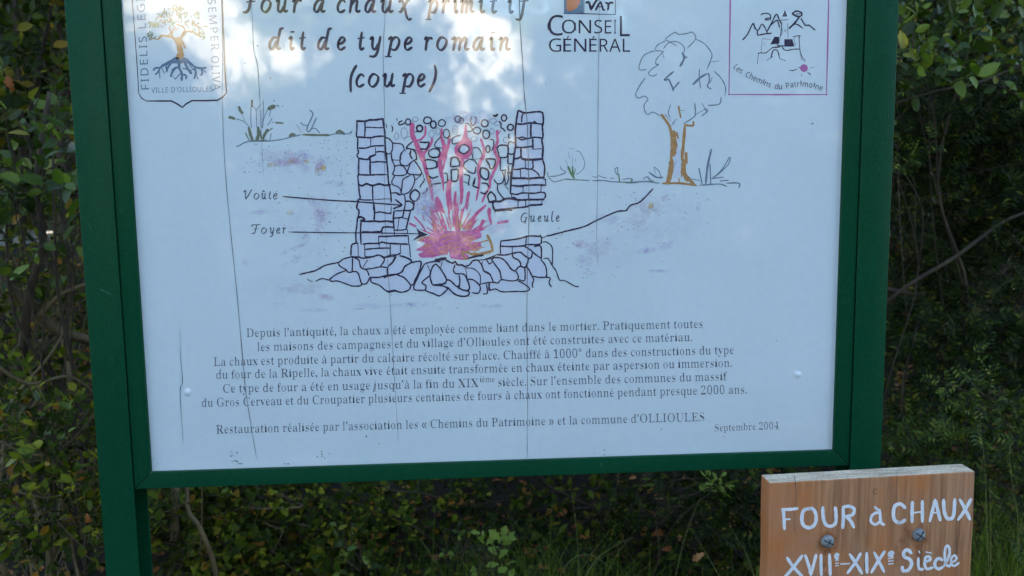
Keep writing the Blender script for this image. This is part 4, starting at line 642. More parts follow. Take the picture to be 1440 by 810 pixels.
for (ox, cx, cy, rx, ry) in ((490, 950, 230, 42, 32), (490, 685, 470, 30, 48), (490, 795, 430, 45, 80), (490, 1185, 440, 38, 50), (610, 305, 385, 40, 60), (610, 845, 255, 48, 35), (610, 830, 400, 30, 40),
        (610, 1030, 525, 38, 40), (610, 575, 510, 40, 35), (610, 60, 400, 30, 50), (610, 900, 290, 40, 30), (610, 300, 390, 18, 24)):
    fg.ring(ox+cx/10.123, 145+cy/10.123, rx/10.123, ry/10.123, 1.1)
for w, p in tile(490, 145, 10.123, "1.2: 800,490 840,480 880,475; 1.2: 800,500 800,545; 1: 640,280 645,310"): fg.stroke(p, w)
for w, p in tile(570, 285, 8.807, "1: 410,150 430,260 460,320; 1: 490,150 560,240 590,310; .8: 770,0 770,150 700,280; .8: 800,100 800,250"): fg.stroke(p, w)
fg.build('faint_stone_outlines', M['faint_ink'], kind='stuff')
# pale tint inside the masonry
tf = Pr(layer=0)
for poly in ([(502, 170), (538, 168), (541, 195), (546, 245), (551, 285), (554, 322), (575, 330), (577, 360), (492, 360), (500, 340), (502, 300)],
             [(730, 157), (763, 158), (765, 200), (766, 250), (768, 285), (760, 290), (700, 296), (694, 285), (718, 280), (722, 200)],
             [(478, 368), (510, 360), (577, 362), (592, 368), (620, 366), (660, 370), (700, 360), (704, 340), (757, 333), (762, 362), (770, 388), (745, 402), (700, 410), (665, 414), (618, 415), (575, 408), (545, 410), (522, 395), (505, 402), (463, 393)],
             [(545, 200), (568, 202), (580, 226), (590, 245), (585, 262), (575, 285), (580, 300), (572, 330), (556, 330), (552, 260)]):
    tf.poly(poly)
tf.build('masonry_tint', M['stone_tint'])
# fire
PK = []
PK += tile(490, 145, 10.123, "6: 910,300 905,380 915,470 960,560; 6,7,7: 960,560 1000,660 1045,760 1060,810; 2.6: 1095,330 1095,430 1060,490 1010,525 960,535; 2.8,3.6: 1190,490 1180,570 1120,660 1050,750")
PK += tile(610, 145, 10.123, "3,3,5,7: 110,370 112,430 105,480 130,550 150,640 150,800; 4: 225,520 200,620 170,720 160,800; 3.2: 670,515 700,600 715,660 715,740 700,800; 3.6: 905,395 900,470 910,540 880,620; 4: 880,620 865,670 890,740 920,800; 2: 945,395 925,440")
PK += tile(490, 215, 10.123, "6,5,5,3: 1060,0 1060,60 1105,250 1150,400 1175,520 1200,680")
PK += tile(600, 215, 10.123, """5,6: 330,400 310,560 330,780; 6,4.5,5,3: 520,0 495,200 490,400 500,560 490,720; 5,6,4,1.5: 195,0 190,150 210,300 230,400 240,540; 2.5: 265,0 255,120 230,240; 3: 410,560 400,700 410,800; 3.3: 600,560 580,660 570,790;
4.4,4,3,2: 820,0 740,200 750,380 735,520 705,680; 4.5,3.5,3,2.4: 1010,60 1020,120 950,280 900,400 900,480 830,600 790,700; 2: 840,740 780,790""")
PK += tile(570, 285, 8.807, """4.5: 320,60 345,180 370,340; 3: 545,0 545,130; 4,4,7: 620,0 635,150 650,340; 4: 700,90 690,170; 2.6,4,4: 990,40 870,150 830,260 790,335; 4.5,2: 1040,80 1040,160 1065,270; 6: 960,235 905,355; 5: 1160,250 1255,232; 1.8: 110,170 200,270 250,350; 1.8: 215,160 235,220; 4: 65,262 120,290; 3.6: 455,220 455,320""")
pk = Pr(layer=2)
for w, p in PK:
    k = 1.35 if sum(q[1] for q in p)/len(p) > 262 else 1.12
    pk.stroke(p, [x_*k for x_ in w] if isinstance(w, list) else w*k, jit=.06)
T = lambda ox, oy, s, q: [(ox+x/s, oy+y/s) for x, y in q]
pk.poly(T(610, 145, 10.123, [(440, 310), (470, 305), (475, 400), (480, 480), (540, 540), (552, 620), (540, 720), (480, 800), (360, 800), (300, 720), (290, 640), (330, 575), (395, 520), (425, 440), (432, 380)]))
pk.poly(T(600, 215, 10.123, [(150, 610), (200, 680), (245, 810), (105, 810), (118, 650)]))
pk.poly(T(570, 285, 8.807, [(370, 0), (450, 0), (490, 140), (430, 110), (372, 130), (330, 120)]))
rs = random.Random(17)
for i in range(46):
    a = math.radians(rs.uniform(-72, 72)); r0 = rs.uniform(16, 34); r1 = r0+rs.uniform(10, 34)*math.cos(a*.6)
    x0, y0 = 638+math.sin(a)*r0*1.15, 340-math.cos(a)*r0; x1, y1 = 638+math.sin(a)*r1*1.12, 340-math.cos(a)*r1*1.05
    if x1 < 580 or x1 > 700: continue
    pk.stroke([(x0, y0), ((x0+x1)/2+rs.gauss(0, .8), (y0+y1)/2), (x1, y1)], [rs.uniform(1.4, 3), rs.uniform(1.2, 2.6), .6])
pk.build('flames_drawing', M['pink_ink'])
st = Pr(layer=3)
st.poly(T(610, 145, 10.123, [(425, 590), (480, 610), (505, 660), (480, 690), (430, 720), (370, 695), (360, 660), (385, 610)]))
st.build('stone_in_flames', M['stone_tint'])
em = Pr(layer=3)
em.poly(T(570, 285, 8.807, [(150, 470), (300, 402), (360, 352), (500, 347), (700, 350), (880, 345), (940, 380), (942, 430), (800, 490), (930, 482), (942, 540), (900, 570), (820, 595), (720, 600), (790, 660), (760, 705), (700, 712), (560, 690), (540, 600), (520, 645), (440, 650), (340, 680), (190, 680), (155, 640), (230, 600), (120, 590), (220, 530), (250, 495)]))
em.build('embers_drawing', M['magenta_ink'])
br = Pr(layer=4)
for w, p in tile(570, 285, 8.807, "3.6: 1015,405 1050,470 1070,530 1080,595; 4: 1070,600 980,625 900,640 820,640; 3.4: 820,640 760,610 700,620; 2.8: 940,488 1030,462; 3: 700,620 740,690 780,690; 1.4: 150,470 200,440 250,420; 1.2: 470,640 530,610"): br.stroke(p, w)
br.build('firewood_drawing', M['brown_ink'])
og = Pr(layer=4); rs = random.Random(8)
for w, p in tile(490, 215, 10.123, "3: 1130,330 1150,400 1165,480"): og.stroke(p, w)
for w, p in tile(610, 145, 10.123, "3.4: 195,505 240,465"): og.stroke(p, w)
for w, p in tile(570, 285, 8.807, "1.6: 310,90 350,250 372,360; 1.2: 640,250 650,320; 1.2: 700,110 685,190; 1: 470,80 500,140"): og.stroke(p, w)
for i in range(70):
    x = 588+rs.random()*84; y = 329+rs.random()*30; l = 4+rs.random()*9; og.stroke([(x, y), (x+l*.5, y-l*.22), (x+l, y-l*.36)], .5+.8*rs.random())
for i in range(12):
    a = math.radians(rs.uniform(-50, 50)); x0, y0 = 638+math.sin(a)*24, 338-math.cos(a)*20; og.stroke([(x0, y0), (x0+math.sin(a)*14, y0-math.cos(a)*14)], 1.1)
og.build('ember_strokes', M['orange_ink'])

# ground line, plants and tree of the drawing
gi = Pr(layer=2); go = Pr(layer=1); gg = Pr(layer=3); mv = Pr(layer=1)
for w, p in tile(320, 130, 8.0, """1.5: 100,605 130,600 180,570 240,550 400,548 480,545 600,530 700,505 830,475; 1.5: 1150,480 1220,465 1350,465 1400,435; 1.2: 90,295 180,325 240,380; 1.2: 160,240 200,330; 1.2: 265,150 262,300 268,400; 1: 290,160 320,200 325,290 330,400;
1: 375,130 330,190 320,210; 1: 400,90 405,200 400,280 390,400; 1: 375,200 380,400; 1: 450,190 425,250 400,330 395,400; 1: 490,200 475,240 470,270; 1.2: 540,150 570,145 575,165; 1.2: 500,290 480,330 450,370; 1.2: 520,330 500,345; 1.2: 490,460 485,500 470,540;
1.8: 925,200 960,235 940,300 900,380 895,430 930,430 1000,285; 1.4: 820,335 850,365 895,370; 1.2: 775,365 835,455; 1.4: 940,410 990,405 1040,460; 1.3: 1380,480 1400,440"""): gi.stroke(p, w)
gi.build('reeds_outline', M['grey_ink']); gi = Pr(layer=2)
for w, p in tile(320, 130, 8.0, """4: 20,280 50,285 75,295; 4: 130,165 145,205 165,230; 4.5: 275,95 275,150; 6: 470,180 500,165 520,160; 4: 550,340 620,345; 4: 240,400 260,480 280,530; 5: 345,400 350,470 330,530; 4: 370,440 380,510; 4: 450,420 420,470 400,520; 3: 205,460 240,530; 2.5: 500,405 440,450;
3: 850,475 1000,480 1150,480; 4: 700,490 730,470 755,480; 4: 1230,450 1260,435 1310,465; 2: 1230,460 1330,465; 2: 260,540 440,535"""): go.stroke(p, w)
for w, p in tile(760, 190, 9.0, """1.3: 85,470 110,540 170,590 230,580 330,555 440,565 560,570 620,578; 1.5: 120,525 210,515 300,485 320,465; 1.2: 250,390 265,430 320,465; .9: 365,165 420,170; .9: 450,200 500,215 550,310 560,370 540,430 500,470 450,500; .8: 355,220 370,300; .8: 405,280 405,380; .9: 445,300 440,340;
1: 320,320 350,400; 1: 660,520 700,535 740,515 780,530 840,545; 1: 885,540 910,548 935,540; 1.4: 655,578 800,575 900,590 1050,595 1170,595 1300,585 1440,595; 1.2: 940,430 975,410 975,500 950,470 940,430; 1.2: 1040,565 1100,550 1160,555 1160,590; 1: 1300,555 1350,530 1380,580; 1.8: 1375,470 1440,510"""): gi.stroke(p, w)
gi.build('ground_line_drawing', M['grey_ink']); gi = Pr(layer=2)
for w, p in tile(760, 190, 9.0, "3: 350,400 380,470 420,540; 2.5: 405,400 410,470 420,540; 2: 440,430 425,500; 3: 390,480 430,545; 3: 990,500 1000,580; 1.4: 300,560 560,572; 3: 1150,570 1150,595; 2: 1380,580 1430,580; 1.2: 1050,600 1170,600"): gg.stroke(p, w)
for w, p in tile(880, 30, 8.1, """1.4: 430,310 480,250 550,230 620,250 665,300 665,350; 1.4: 450,200 500,160 565,125 600,148 690,140 760,125 795,200 700,305; 1.3: 335,320 360,270 450,225; 1.3: 450,210 510,240 580,280; 1.4: 430,345 350,335 270,355 195,400 150,520 170,555 235,548; 1.3: 430,345 350,430 345,490 375,490 290,550 260,595 300,625 355,605;
1.3: 800,205 900,260 980,370 960,460 925,545; 1.3: 960,465 1060,450; 1.2: 415,350 435,420; 1.5: 220,645 160,730 120,805; 3: 645,360 665,420 620,510; 4: 660,400 690,410; 2.4: 540,575 440,665 490,660; 2.4: 490,660 530,750 540,790; 4: 550,760 600,700; 3: 765,720 850,640 910,605; 1.4: 838,545 838,640 850,765; 1.8: 910,605 945,600 950,680 930,740 970,770; 1.4: 1005,570 1080,640 1130,730 1140,810; 1.6: 985,640 960,700"""): gi.stroke(p, w)
for w, p in tile(880, 130, 5.783, """1.4: 80,0 85,35 110,45 150,30 180,55 150,100 155,150 180,180 220,160 280,190; 1.3: 365,100 345,160 360,200; 1.6: 560,85 565,180 540,210 470,255; 1.4: 565,180 640,140; 1.6: 620,90 660,165; 1.6: 620,190 665,150 640,130; 1.6: 670,105 760,95 775,40; 1.2: 445,145 475,148; 1.2: 810,0 805,30;
1.6: 0,735 60,735 160,725 270,738; 1.2: 140,705 175,685 215,725; 2.4: 190,650 250,690 300,690; 1.2: 230,605 270,640 285,690; 1.3: 230,610 240,660; 3: 595,620 620,740; 3: 650,740 665,600 695,465; 3: 690,740 685,590; 1.4: 700,700 780,630 845,525 830,590 720,690; 2: 540,705 600,715; 1.8: 600,755 760,745 820,765; 3: 700,700 790,690; 3: 770,720 830,715; 2: 820,738 920,738 920,775; 1.4: 660,600 650,735"""): gi.stroke(p, w)
tb = Pr(layer=4)
for w, p in tile(880, 130, 5.783, """2.4: 290,180 330,235 360,290 375,400 370,520 365,640 330,740; 2: 300,740 440,738 570,755; 4: 395,360 395,450; 3: 430,120 445,200; 3: 480,270 470,400 458,530 475,560; 5: 490,500 490,560; 3.4: 480,570 460,650 500,690 550,745; 5: 350,700 350,735; 3: 500,700 550,750; 2: 480,265 545,270 548,240; 2: 430,700 440,740; 3: 415,330 425,370; 6: 384,330 392,430 384,500; 5: 372,560 364,640 350,710; 4.5: 474,560 470,640 500,710; 2: 360,300 400,330; 1.6: 460,600 450,690"""): tb.stroke(p, w*1.45)
tb.build('tree_trunk_drawing', M['brown_ink'])
for w, p in tile(880, 130, 5.783, "8: 400,420 410,560 405,680; 5: 350,190 400,270; 3: 440,300 430,400; 7: 430,480 430,660"): mv.stroke(p, w)
for w, p in tile(880, 130, 5.783, "1.4: 380,250 410,215; 1.2: 410,560 395,590; 1.2: 385,620 395,590; 1.2: 440,390 440,400; 1.2: 455,570 445,600; 1.6: 320,180 360,230; 1.6: 395,490 405,485; 1.6: 370,270 400,240"): gi.stroke(p, w)
for w, p in tile(320, 130, 8.0, "3: 300,250 300,400; 3: 350,220 355,400; 2: 390,200 390,380; 3: 850,390 860,450; 3: 900,440 1010,450"): mv.stroke(p, w)
gi.build('tree_crown_drawing', M['grey_ink']); gi = Pr(layer=2)
rs = random.Random(3)
for x0, x1, y0, y1, n in ((340, 498, 196, 250, 75), (450, 498, 196, 330, 50), (380, 490, 250, 340, 40), (410, 500, 345, 380, 14), (470, 680, 412, 436, 14), (775, 870, 320, 400, 34), (850, 960, 268, 330, 44), (940, 1010, 262, 300, 12), (860, 1000, 300, 370, 16)):
    for i in range(n):
        x = x0+(x1-x0)*rs.random(); y = y0+(y1-y0)*rs.random(); a = rs.random()*3; l = .2+rs.random()*.9
        gi.stroke([(x-l*math.cos(a), y-l*math.sin(a)*.6), (x+l*math.cos(a), y+l*math.sin(a)*.6)], .8+.9*rs.random())
gi.build('ground_speckles', M['grey_ink'], kind='stuff'); go.build('reeds_drawing', M['olive_ink']); gg.build('grass_drawing', M['green_ink']); mv.build('plant_tint', M['stone_tint'])
lv = Pr(layer=0); ro = Pr(layer=12); ye = Pr(layer=16)
for x, y, rx, ry, a, al in ((420, 230, 70, 24, .1, .12), (440, 320, 42, 55, 0, .10), (400, 400, 75, 22, -.1, .08), (870, 345, 75, 36, -.3, .09), (935, 310, 55, 40, 0, .08), (415, 218, 30, 9, .1, .6), (400, 228, 26, 7, -.1, .5), (425, 235, 18, 7, .5, .45), (449, 236, 8, 15, .3, .5), (470, 258, 16, 6, .1, .4), (442, 285, 12, 7, .2, .5), (450, 308, 7, 22, .1, .5), (430, 335, 7, 12, .2, .35),
        (370, 298, 24, 4, -.05, .45), (412, 350, 26, 4, -.4, .4), (410, 368, 18, 6, -.5, .45), (345, 368, 5, 9, -.4, .3), (410, 408, 20, 5, .2, .4), (395, 427, 14, 3, 0, .4), (440, 436, 26, 3, 0, .4), (520, 430, 26, 4, .05, .4), (580, 428, 36, 4, -.05, .45), (690, 430, 22, 4, 0, .4),
        (860, 310, 14, 7, -.2, .5), (824, 365, 14, 10, .2, .4), (910, 352, 18, 5, -.1, .5), (937, 345, 13, 8, -.5, .55), (925, 381, 18, 3, 0, .5), (830, 384, 12, 3, 0, .4), (982, 290, 4, 9, .1, .4), (845, 305, 10, 5, -.3, .4), (600, 285, 20, 26, .5, .75), (600, 300, 20, 30, .1, .3), (700, 318, 22, 14, -.3, .4), (660, 165, 40, 12, 0, .5), (505, 434, 12, 2, 0, .5)):
    lv.blob(x, y, rx, ry, a, al)
for x, y, rx, ry, a, al in ((400, 222, 40, 14, .05, .3), (452, 300, 14, 34, .1, .3), (905, 300, 30, 24, -.4, .25), (845, 350, 26, 14, -.2, .25), (430, 405, 30, 10, .1, .25), (410, 226, 22, 5, .05, .5), (449, 232, 7, 12, .2, .4), (817, 343, 13, 7, .1, .6), (458, 417, 14, 5, .25, .6), (440, 280, 8, 6, 0, .35), (612, 262, 14, 18, .4, .5), (935, 278, 8, 5, -.8, .4), (445, 300, 6, 10, 0, .3)):
    ro.blob(x, y, rx, ry, a, al)
for x, y, rx, ry, a, al in ((382, 232, 10, 4, 0, .95), (408, 226, 8, 4, 0, .6), (432, 227, 5, 3, .1, .8), (455, 236, 5, 5, -.3, .95), (446, 240, 4, 5, 0, .8), (408, 299, 8, 4, .1, .5), (915, 289, 4.5, 6, .5, 1), (421, 222, 4, 4, 0, .5), (596, 292, 3, 3, 0, .8), (648, 318, 3, 10, 0, .9)):
    ye.blob(x, y, rx, ry, a, al)
lv.build('lavender_wash', M['lav'], kind='stuff'); ro.build('rose_wash', M['rose'], kind='stuff'); ye.build('yellow_wash', M['yel'], kind='stuff')

# ---------------------------------------------------------------- town crest, top left
cr = Pr(layer=1)
sh = [(184, -30), (186, 0), (189, 40), (192, 80), (194, 110), (195, 131), (199, 138), (206, 142), (225, 142), (241, 142), (249, 146), (256.5, 151), (262, 146), (270, 141.5), (290, 141.5), (306, 141), (314, 136), (318.5, 130), (317, 110), (315.5, 80), (314, 40), (312, 0), (311, -30)]
cr.stroke(sh[:6], 1.2, jit=.05); cr.stroke(sh[5:7]+sh[6:8], 1.6, jit=.02, smooth=False); cr.stroke(sh[7:18], 2.3, jit=.05, smooth=False); cr.stroke(sh[17:], 2.3, jit=.05)
cr.stroke([(184, -30), (247, -32), (311, -30)], 2, smooth=False)
cr.build('crest_shield', M['ink'])
ct = Pr(layer=1)
text(ct, 'n', "FIDELIS LEGI", (210, 125.5), (203, -3), 11.2/.72, .12)
text(ct, 'n', "SEMPER", (291.8, -1), (297.2, 71), 11.2/.72, .14)
text(ct, 'n', "OLIVA", (296.8, 79), (299.2, 127.5), 11.2/.72, .1)
text(ct, 'n', "VILLE D'OLLIOULES", (213, 130.6), (299, 128.6), 7.4/.72, .06)
ct.build('crest_lettering', M['logo_blue'])
crt = Pr(layer=2)
for w, p in tile(180, 0, 9, "10,8,9,13: 640,500 655,600 665,680 650,760; 4,3: 620,520 560,470 500,460; 3: 500,460 430,450 390,490; 3,5: 660,500 690,450 720,400; 2.5: 720,400 800,400 880,440 920,470; 2: 560,470 560,400 600,350; 2: 720,400 700,340 620,310; 2: 480,465 540,420 520,350; 1.6: 600,390 640,350; 1.5: 380,500 330,490 300,480; 5: 700,540 720,600"): crt.stroke(p, w)
crt.build('crest_tree_trunk', M['brown_ink'])
crl = Pr(layer=3); cry = Pr(layer=4); rs = random.Random(12)
for (x, y, q, n) in ((620, 90, 70, 13), (680, 150, 80, 12), (520, 160, 80, 12), (420, 190, 60, 10), (300, 310, 70, 14), (290, 440, 70, 14), (380, 300, 60, 8), (460, 270, 70, 10), (560, 290, 80, 10), (740, 250, 90, 14), (830, 300, 80, 12), (880, 380, 80, 12), (930, 440, 70, 12), (860, 190, 60, 8), (640, 200, 60, 8)):
    for i in range(n):
        px = 180+(x+rs.gauss(0, q*.5))/9; py = (y+rs.gauss(0, q*.42))/9; a = rs.random()*6.28; l = 1+rs.random()*1.2
        (cry if (rs.random() < .22) else crl).stroke([(px-l*math.cos(a), py-l*math.sin(a)), (px+l*math.cos(a), py+l*math.sin(a))], 1.5+rs.random()*1.3)
crl.build('crest_tree_leaves', M['green_ink']); cry.build('crest_tree_olives', M['brown_ink'])
crr = Pr(layer=2)
for w, p in tile(180, 75, 9, """9,4,3: 620,80 540,110 450,150 410,180; 9,4,3: 700,80 780,120 840,170; 9: 580,95 740,100; 7: 640,95 650,170; 2.5: 410,180 340,190 325,215; 2.5: 410,180 380,240 350,265; 2.5: 400,240 405,310; 2.5: 430,190 460,250; 3: 500,130 480,180; 3: 540,130 500,190 490,230; 3: 650,170 590,190 560,215; 3: 600,190 560,240 545,290; 3.4: 640,180 680,250 680,340; 2.5: 660,260 600,325; 2.5: 690,270 735,280 735,325; 4: 720,120 760,200 800,250; 3: 700,190 800,215; 3: 840,170 920,190 985,180; 2.4: 930,190 940,260 915,275; 2.4: 930,190 985,240; 3: 840,180 860,240 840,315; 2.4: 860,250 885,320; 2: 570,290 600,325; 3: 780,150 830,210"""): crr.stroke(p, w)
crr.build('crest_tree_roots', M['logo_blue'])

# ---------------------------------------------------------------- council logo, top centre
cl = Pr(layer=1); X = lambda x, y: (760+x/10.129, y/10.129)
def one(pr, f, ch, a, b, em): text(pr, f, ch, X(*a), X(*b), em)
for ch, a, b, yb, h in (('C', 110, 325, 505, 290), ('O', 305, 505, 475, 192), ('N', 543, 722, 475, 190), ('S', 765, 880, 475, 190), ('E', 915, 1010, 478, 190), ('I', 1052, 1074, 475, 190), ('L', 1130, 1272, 517, 285),
                        ('G', 120, 297, 737, 190), ('É', 332, 438, 736, 185), ('N', 478, 655, 737, 185), ('É', 698, 800, 737, 185), ('R', 843, 965, 737, 185), ('A', 978, 1143, 738, 185), ('L', 1172, 1278, 738, 185)):
    one(cl, 'n', ch, (a, yb), (b, yb), h/10.129/.714)
for w, p in tile(760, 0, 10.129, "3.2: 120,420 115,350 150,280; 4: 1148,240 1148,500; 2: 330,550 330,735; 1.8: 495,550 625,700; 1.8: 550,300 710,460; 2: 1062,290 1062,475; 2: 700,550 700,735; 2: 1060,560 1130,735; 1.8: 500,330 502,430"): cl.stroke(p, w, jit=.03)
for w, p in tile(760, 0, 10.129, "1: 340,-200 338,190; 1.4: 335,195 620,195 1060,208; 1.4: 1068,-200 1066,205; 1: 625,-200 622,195; 1: 340,-200 1068,-200"): cl.stroke(p, w, smooth=False, jit=.02)
for w, p in tile(760, 0, 10.129, "3.5: 650,40 690,35 720,135; 3.5,3: 720,135 800,0 860,-90; 3: 790,140 830,60 860,30; 2.6: 860,30 890,130 910,140; 2.6: 800,100 890,95; 3: 930,40 970,60 960,140; 3: 960,80 990,40 1030,40"): cl.stroke(p, w)
cl.build('council_logo_lettering', M['ink'])
lb = Pr(layer=0); lb.poly([X(342, -195), X(615, -195), X(615, 190), X(342, 190)]); lb.build('council_logo_field', M['logo_blue'])
lo = Pr(layer=1); lo.poly([X(375, -190), X(585, -190), X(580, -60), X(560, 50), (760+520/10.129, 110/10.129), X(450, 155), X(395, 160), X(372, 130)]); lo.build('council_logo_sun', M['logo_orange'])

# ---------------------------------------------------------------- association logo, top right
hf = Pr(layer=1)
for p in ([(1027.8, -40), (1027, 0), (1025, 133.5)], [(1024.3, 132.8), (1095, 133), (1163, 133)], [(1162, 133.5), (1164, 60), (1166, -40)], [(1028, -40), (1166, -40)]): hf.stroke(p, 2.2, smooth=False, jit=0)
hf.poly([(1130.5+5.6*math.cos(a*.7), 95.8-5.6*math.sin(a*.7)) for a in range(9)])
hf.build('association_logo_border', M['logo_mauve'])
hd = Pr(layer=2)
for w, p in tile(1020, 0, 5.7875, """1.7: 140,325 180,280 225,190 240,235; 1.7: 225,190 262,250 300,195 340,265; 1.9: 260,250 265,285 310,278 375,270; 1.9: 335,265 380,180 415,115 440,165 460,195; 1.9: 375,200 420,165 440,220; 1.6: 290,120 310,110 350,110 370,135 360,160 320,160; 3: 330,150 360,145;
2.4: 520,230 570,180 600,140; 2.2: 545,110 580,90 620,105 615,130 570,130 545,110; 2: 560,120 610,110; 1.7: 520,235 570,195 630,230; 1.8: 615,150 650,205 680,205 730,245; 1.4: 450,165 510,160; 1: 455,200 460,260 450,290; 1: 460,200 440,330; 1: 505,190 510,310; 1.2: 485,240 487,260;
1: 300,315 370,320; 1: 300,315 290,430; .9: 315,350 315,370; 1.3: 265,435 290,430 330,430 380,390 430,380 470,370; 1.2: 270,435 260,520; 1.2: 550,300 605,290 600,310; 1: 560,300 560,370; 1.1: 600,300 610,430 650,500; 1: 610,430 620,490; 1.6: 370,470 385,420 400,405 425,415 440,470; 1.4: 340,490 385,460; 1.4: 440,475 490,495; 1.3: 385,390 440,385; 1.4: 460,380 490,410 560,400 600,400; 1: 570,350 572,365;
1.2: 525,570 545,575 580,565; 1.2: 590,555 610,545; 1.2: 690,555 720,545; 1.4: 670,590 690,600; 1: 615,600 620,620; 1.4: 680,600 695,610; 1.4: 430,330 430,370 560,375"""): hd.stroke(p, w)
P5 = lambda q: [(1020+x/5.7875, y/5.7875) for x, y in q]
hd.poly(P5([(485, 80), (505, 135), (462, 135)])); hd.poly(P5([(400, 298), (435, 300), (440, 355), (365, 362)])); hd.poly(P5([(480, 320), (545, 318), (560, 378), (480, 375)]))
arc = P5([(62, 548), (100, 585), (180, 632), (260, 672), (340, 706), (410, 724), (470, 726), (540, 712), (620, 705), (700, 715), (790, 742)])
cc = crom(arc, 6); ln = [0]
for i in range(1, len(cc)): ln.append(ln[-1]+float(np.linalg.norm(cc[i]-cc[i-1])))
s_ = "Les Chemins du Patrimoine"; x = 0; pos = []
for ch in s_:
    if ch == ' ': x += .62; continue
    a_ = glyph('n', ch)[0]; pos.append((ch, x, x+a_)); x += a_+.1
for ch, a, b in pos:
    q = [np.array([np.interp(t/x*ln[-1], ln, [c[k] for c in cc]) for k in (0, 1)]) for t in (a+.04, b-.04)]
    text(hd, 'n', ch, tuple(q[0]), tuple(q[1]), 11.2)
hd.build('association_logo_drawing', M['ink'])

# ---------------------------------------------------------------- ageing of the panel
ck = Pr(layer=9)
for p, w in (([(312, -20), (313, 80), (313, 150), (317, 240), (325, 330), (334, 420), (341, 500), (345, 545), (352, 590), (361, 645)], [.5, .5, .6, .9, 1, 1, 1.1, 1, .9, .6]),
             ([(352, -20), (355, 30), (357, 70), (362, 90), (364, 115), (366, 150), (368, 200), (371, 250)], [.6, .7, .9, 1, .9, .6, .5, .4]),
             ([(545, -20), (541, 30), (539, 80), (541, 170), (541, 290), (546, 380), (550, 450), (554, 520), (560, 620)], [.6, .8, .8, .9, .7, .7, .8, .8, .5]),
             ([(730, -20), (731, 30), (735, 90), (737, 130), (741, 170), (743, 230), (744, 300), (741.5, 380), (741, 480), (742, 560), (741.5, 644)], [1.3, 1.3, 1.5, 1.4, 1.3, 1.2, 1.3, 1.1, 1, .8, .6]),
             ([(843, -20), (842, 60), (841, 150), (840.5, 240), (839, 330), (840, 372)], [.9, .8, .8, .7, .6, .4]),
             ([(253, 462), (254, 500), (257, 535), (253.5, 548), (255, 580), (258, 622)], [.4, .7, 1.2, 1.3, .8, .4])):
    o = Pr(layer=9); o.rs = random.Random(len(p)); o.stroke(p, [x_*.72 for x_ in w], jit=.3); o.build('crack', M['crack'])
for u, v, rr in ((264.5, 552, .0075), (1121.5, 527, .0075)):
    c = BP(u, v, 0); V = []; F = []; ns = 20; rg = 5
    V.append((c[0], c[1]-.0022, c[2]))
    for k in range(1, rg+1):
        q = k/rg
        for i in range(ns):
            a = 2*math.pi*i/ns; V.append((c[0]+rr*q*math.cos(a), c[1]-.0022*(math.cos(q*math.pi)*.5+.5)-.0001*(k < rg), c[2]+rr*q*math.sin(a)))
    for i in range(ns): F.append((0, 1+i, 1+(i+1) % ns))
    for k in range(rg-1):
        for i in range(ns):
            a = 1+k*ns+i; b_ = 1+k*ns+(i+1) % ns; F.append((a, a+ns, b_+ns, b_))
    me = mesh('fixing_bump', V, F, True); link('fixing_bump', me, M['paper'], panel)
dt = Pr(layer=8); rs = random.Random(21)
for cx_, cy_, n, q in ((334, 648, 9, 6), (452, 641, 6, 6), (404, 655, 2, 3), (846, 628, 3, 14), (520, 620, 2, 8), (220, 655, 2, 3), (300, 560, 2, 60), (1140, 173, 2, 3), (930, 605, 1, 2), (330, 640, 5, 4), (700, 380, 10, 250), (420, 90, 4, 60)):
    for i in range(n):
        x = cx_+rs.gauss(0, q); y = min(cy_+rs.gauss(0, q*.6), 652); dt.blob(x, y, .5+rs.random()*.7, .5+rs.random()*.8, 0, .9, 6)
m, t, b = newmat('dirt_specks'); film(t, b); b.inputs['Base Color'].default_value = (.09, .10, .10, 1); M['dirt'] = m
dt.build('dirt_specks', M['dirt'], kind='stuff')
sc_ = Pr(Plane((0, -.0072, 0), (0, 1, 0)), 0)
for p in ([(845, 651), (845.5, 655)], [(866, 652), (866.5, 653.5)]): sc_.stroke(p, .9)
sc_.build('paint_chip', M['scratch'], board)
sc_ = Pr(Plane((0, -.0102, 0), (0, 1, 0)), 0)
for p in ([(141, 407), (150, 411), (156, 414)], [(124, 313), (128, 322)], [(1212, 163), (1212.5, 165)]): sc_.stroke(p, .45)
sc_.build('paint_chip', M['scratch'], board)

# ================================================================ THE WOODEN SIGN
ws = tag(empty('wooden_sign', (1.10, -.137, 0)), 'small weathered brown wooden plank sign with hand painted white lettering and two bolts', 'wooden sign')
so = np.array([0.93895, -0.15510, 0.95294]); yw, pt, rl = -.02769, .00882, .01189
sf = np.array([math.sin(yw)*math.cos(pt), math.cos(yw)*math.cos(pt), math.sin(pt)])
sr = np.cross(sf, [0, 0, 1.0]); sr /= np.linalg.norm(sr); su = np.cross(sr, sf)
sR, sU = sr*math.cos(rl)+su*math.sin(rl), -sr*math.sin(rl)+su*math.cos(rl)
SW, SH, ST = .3185, .40, .035
rs = random.Random(4)
def sq(a, d, h): return so+sR*a+sf*d-sU*h
me = mesh('plank', [sq(a, d, h) for h in (SH, 0) for d in (0, ST) for a in (0, SW)], box(0, 1, 0, 1, 0, 1)[1])
import bmesh
bm = bmesh.new(); bm.from_mesh(me)
bmesh.ops.subdivide_edges(bm, edges=bm.edges[:], cuts=9, use_grid_fill=True)
for v_ in bm.verts:                               # slightly worn, uneven arrises
    q = v_.co; k = math.sin(q.x*91+q.z*57)*.0004+math.sin(q.z*140+q.y*60)*.0003
    v_.co += Vector(sR)*k+Vector(sU)*k*.6
bmesh.ops.bevel(bm, geom=[e for e in bm.edges if e.calc_face_angle(0) > .8], offset=.0022, segments=2, affect='EDGES', profile=.5)
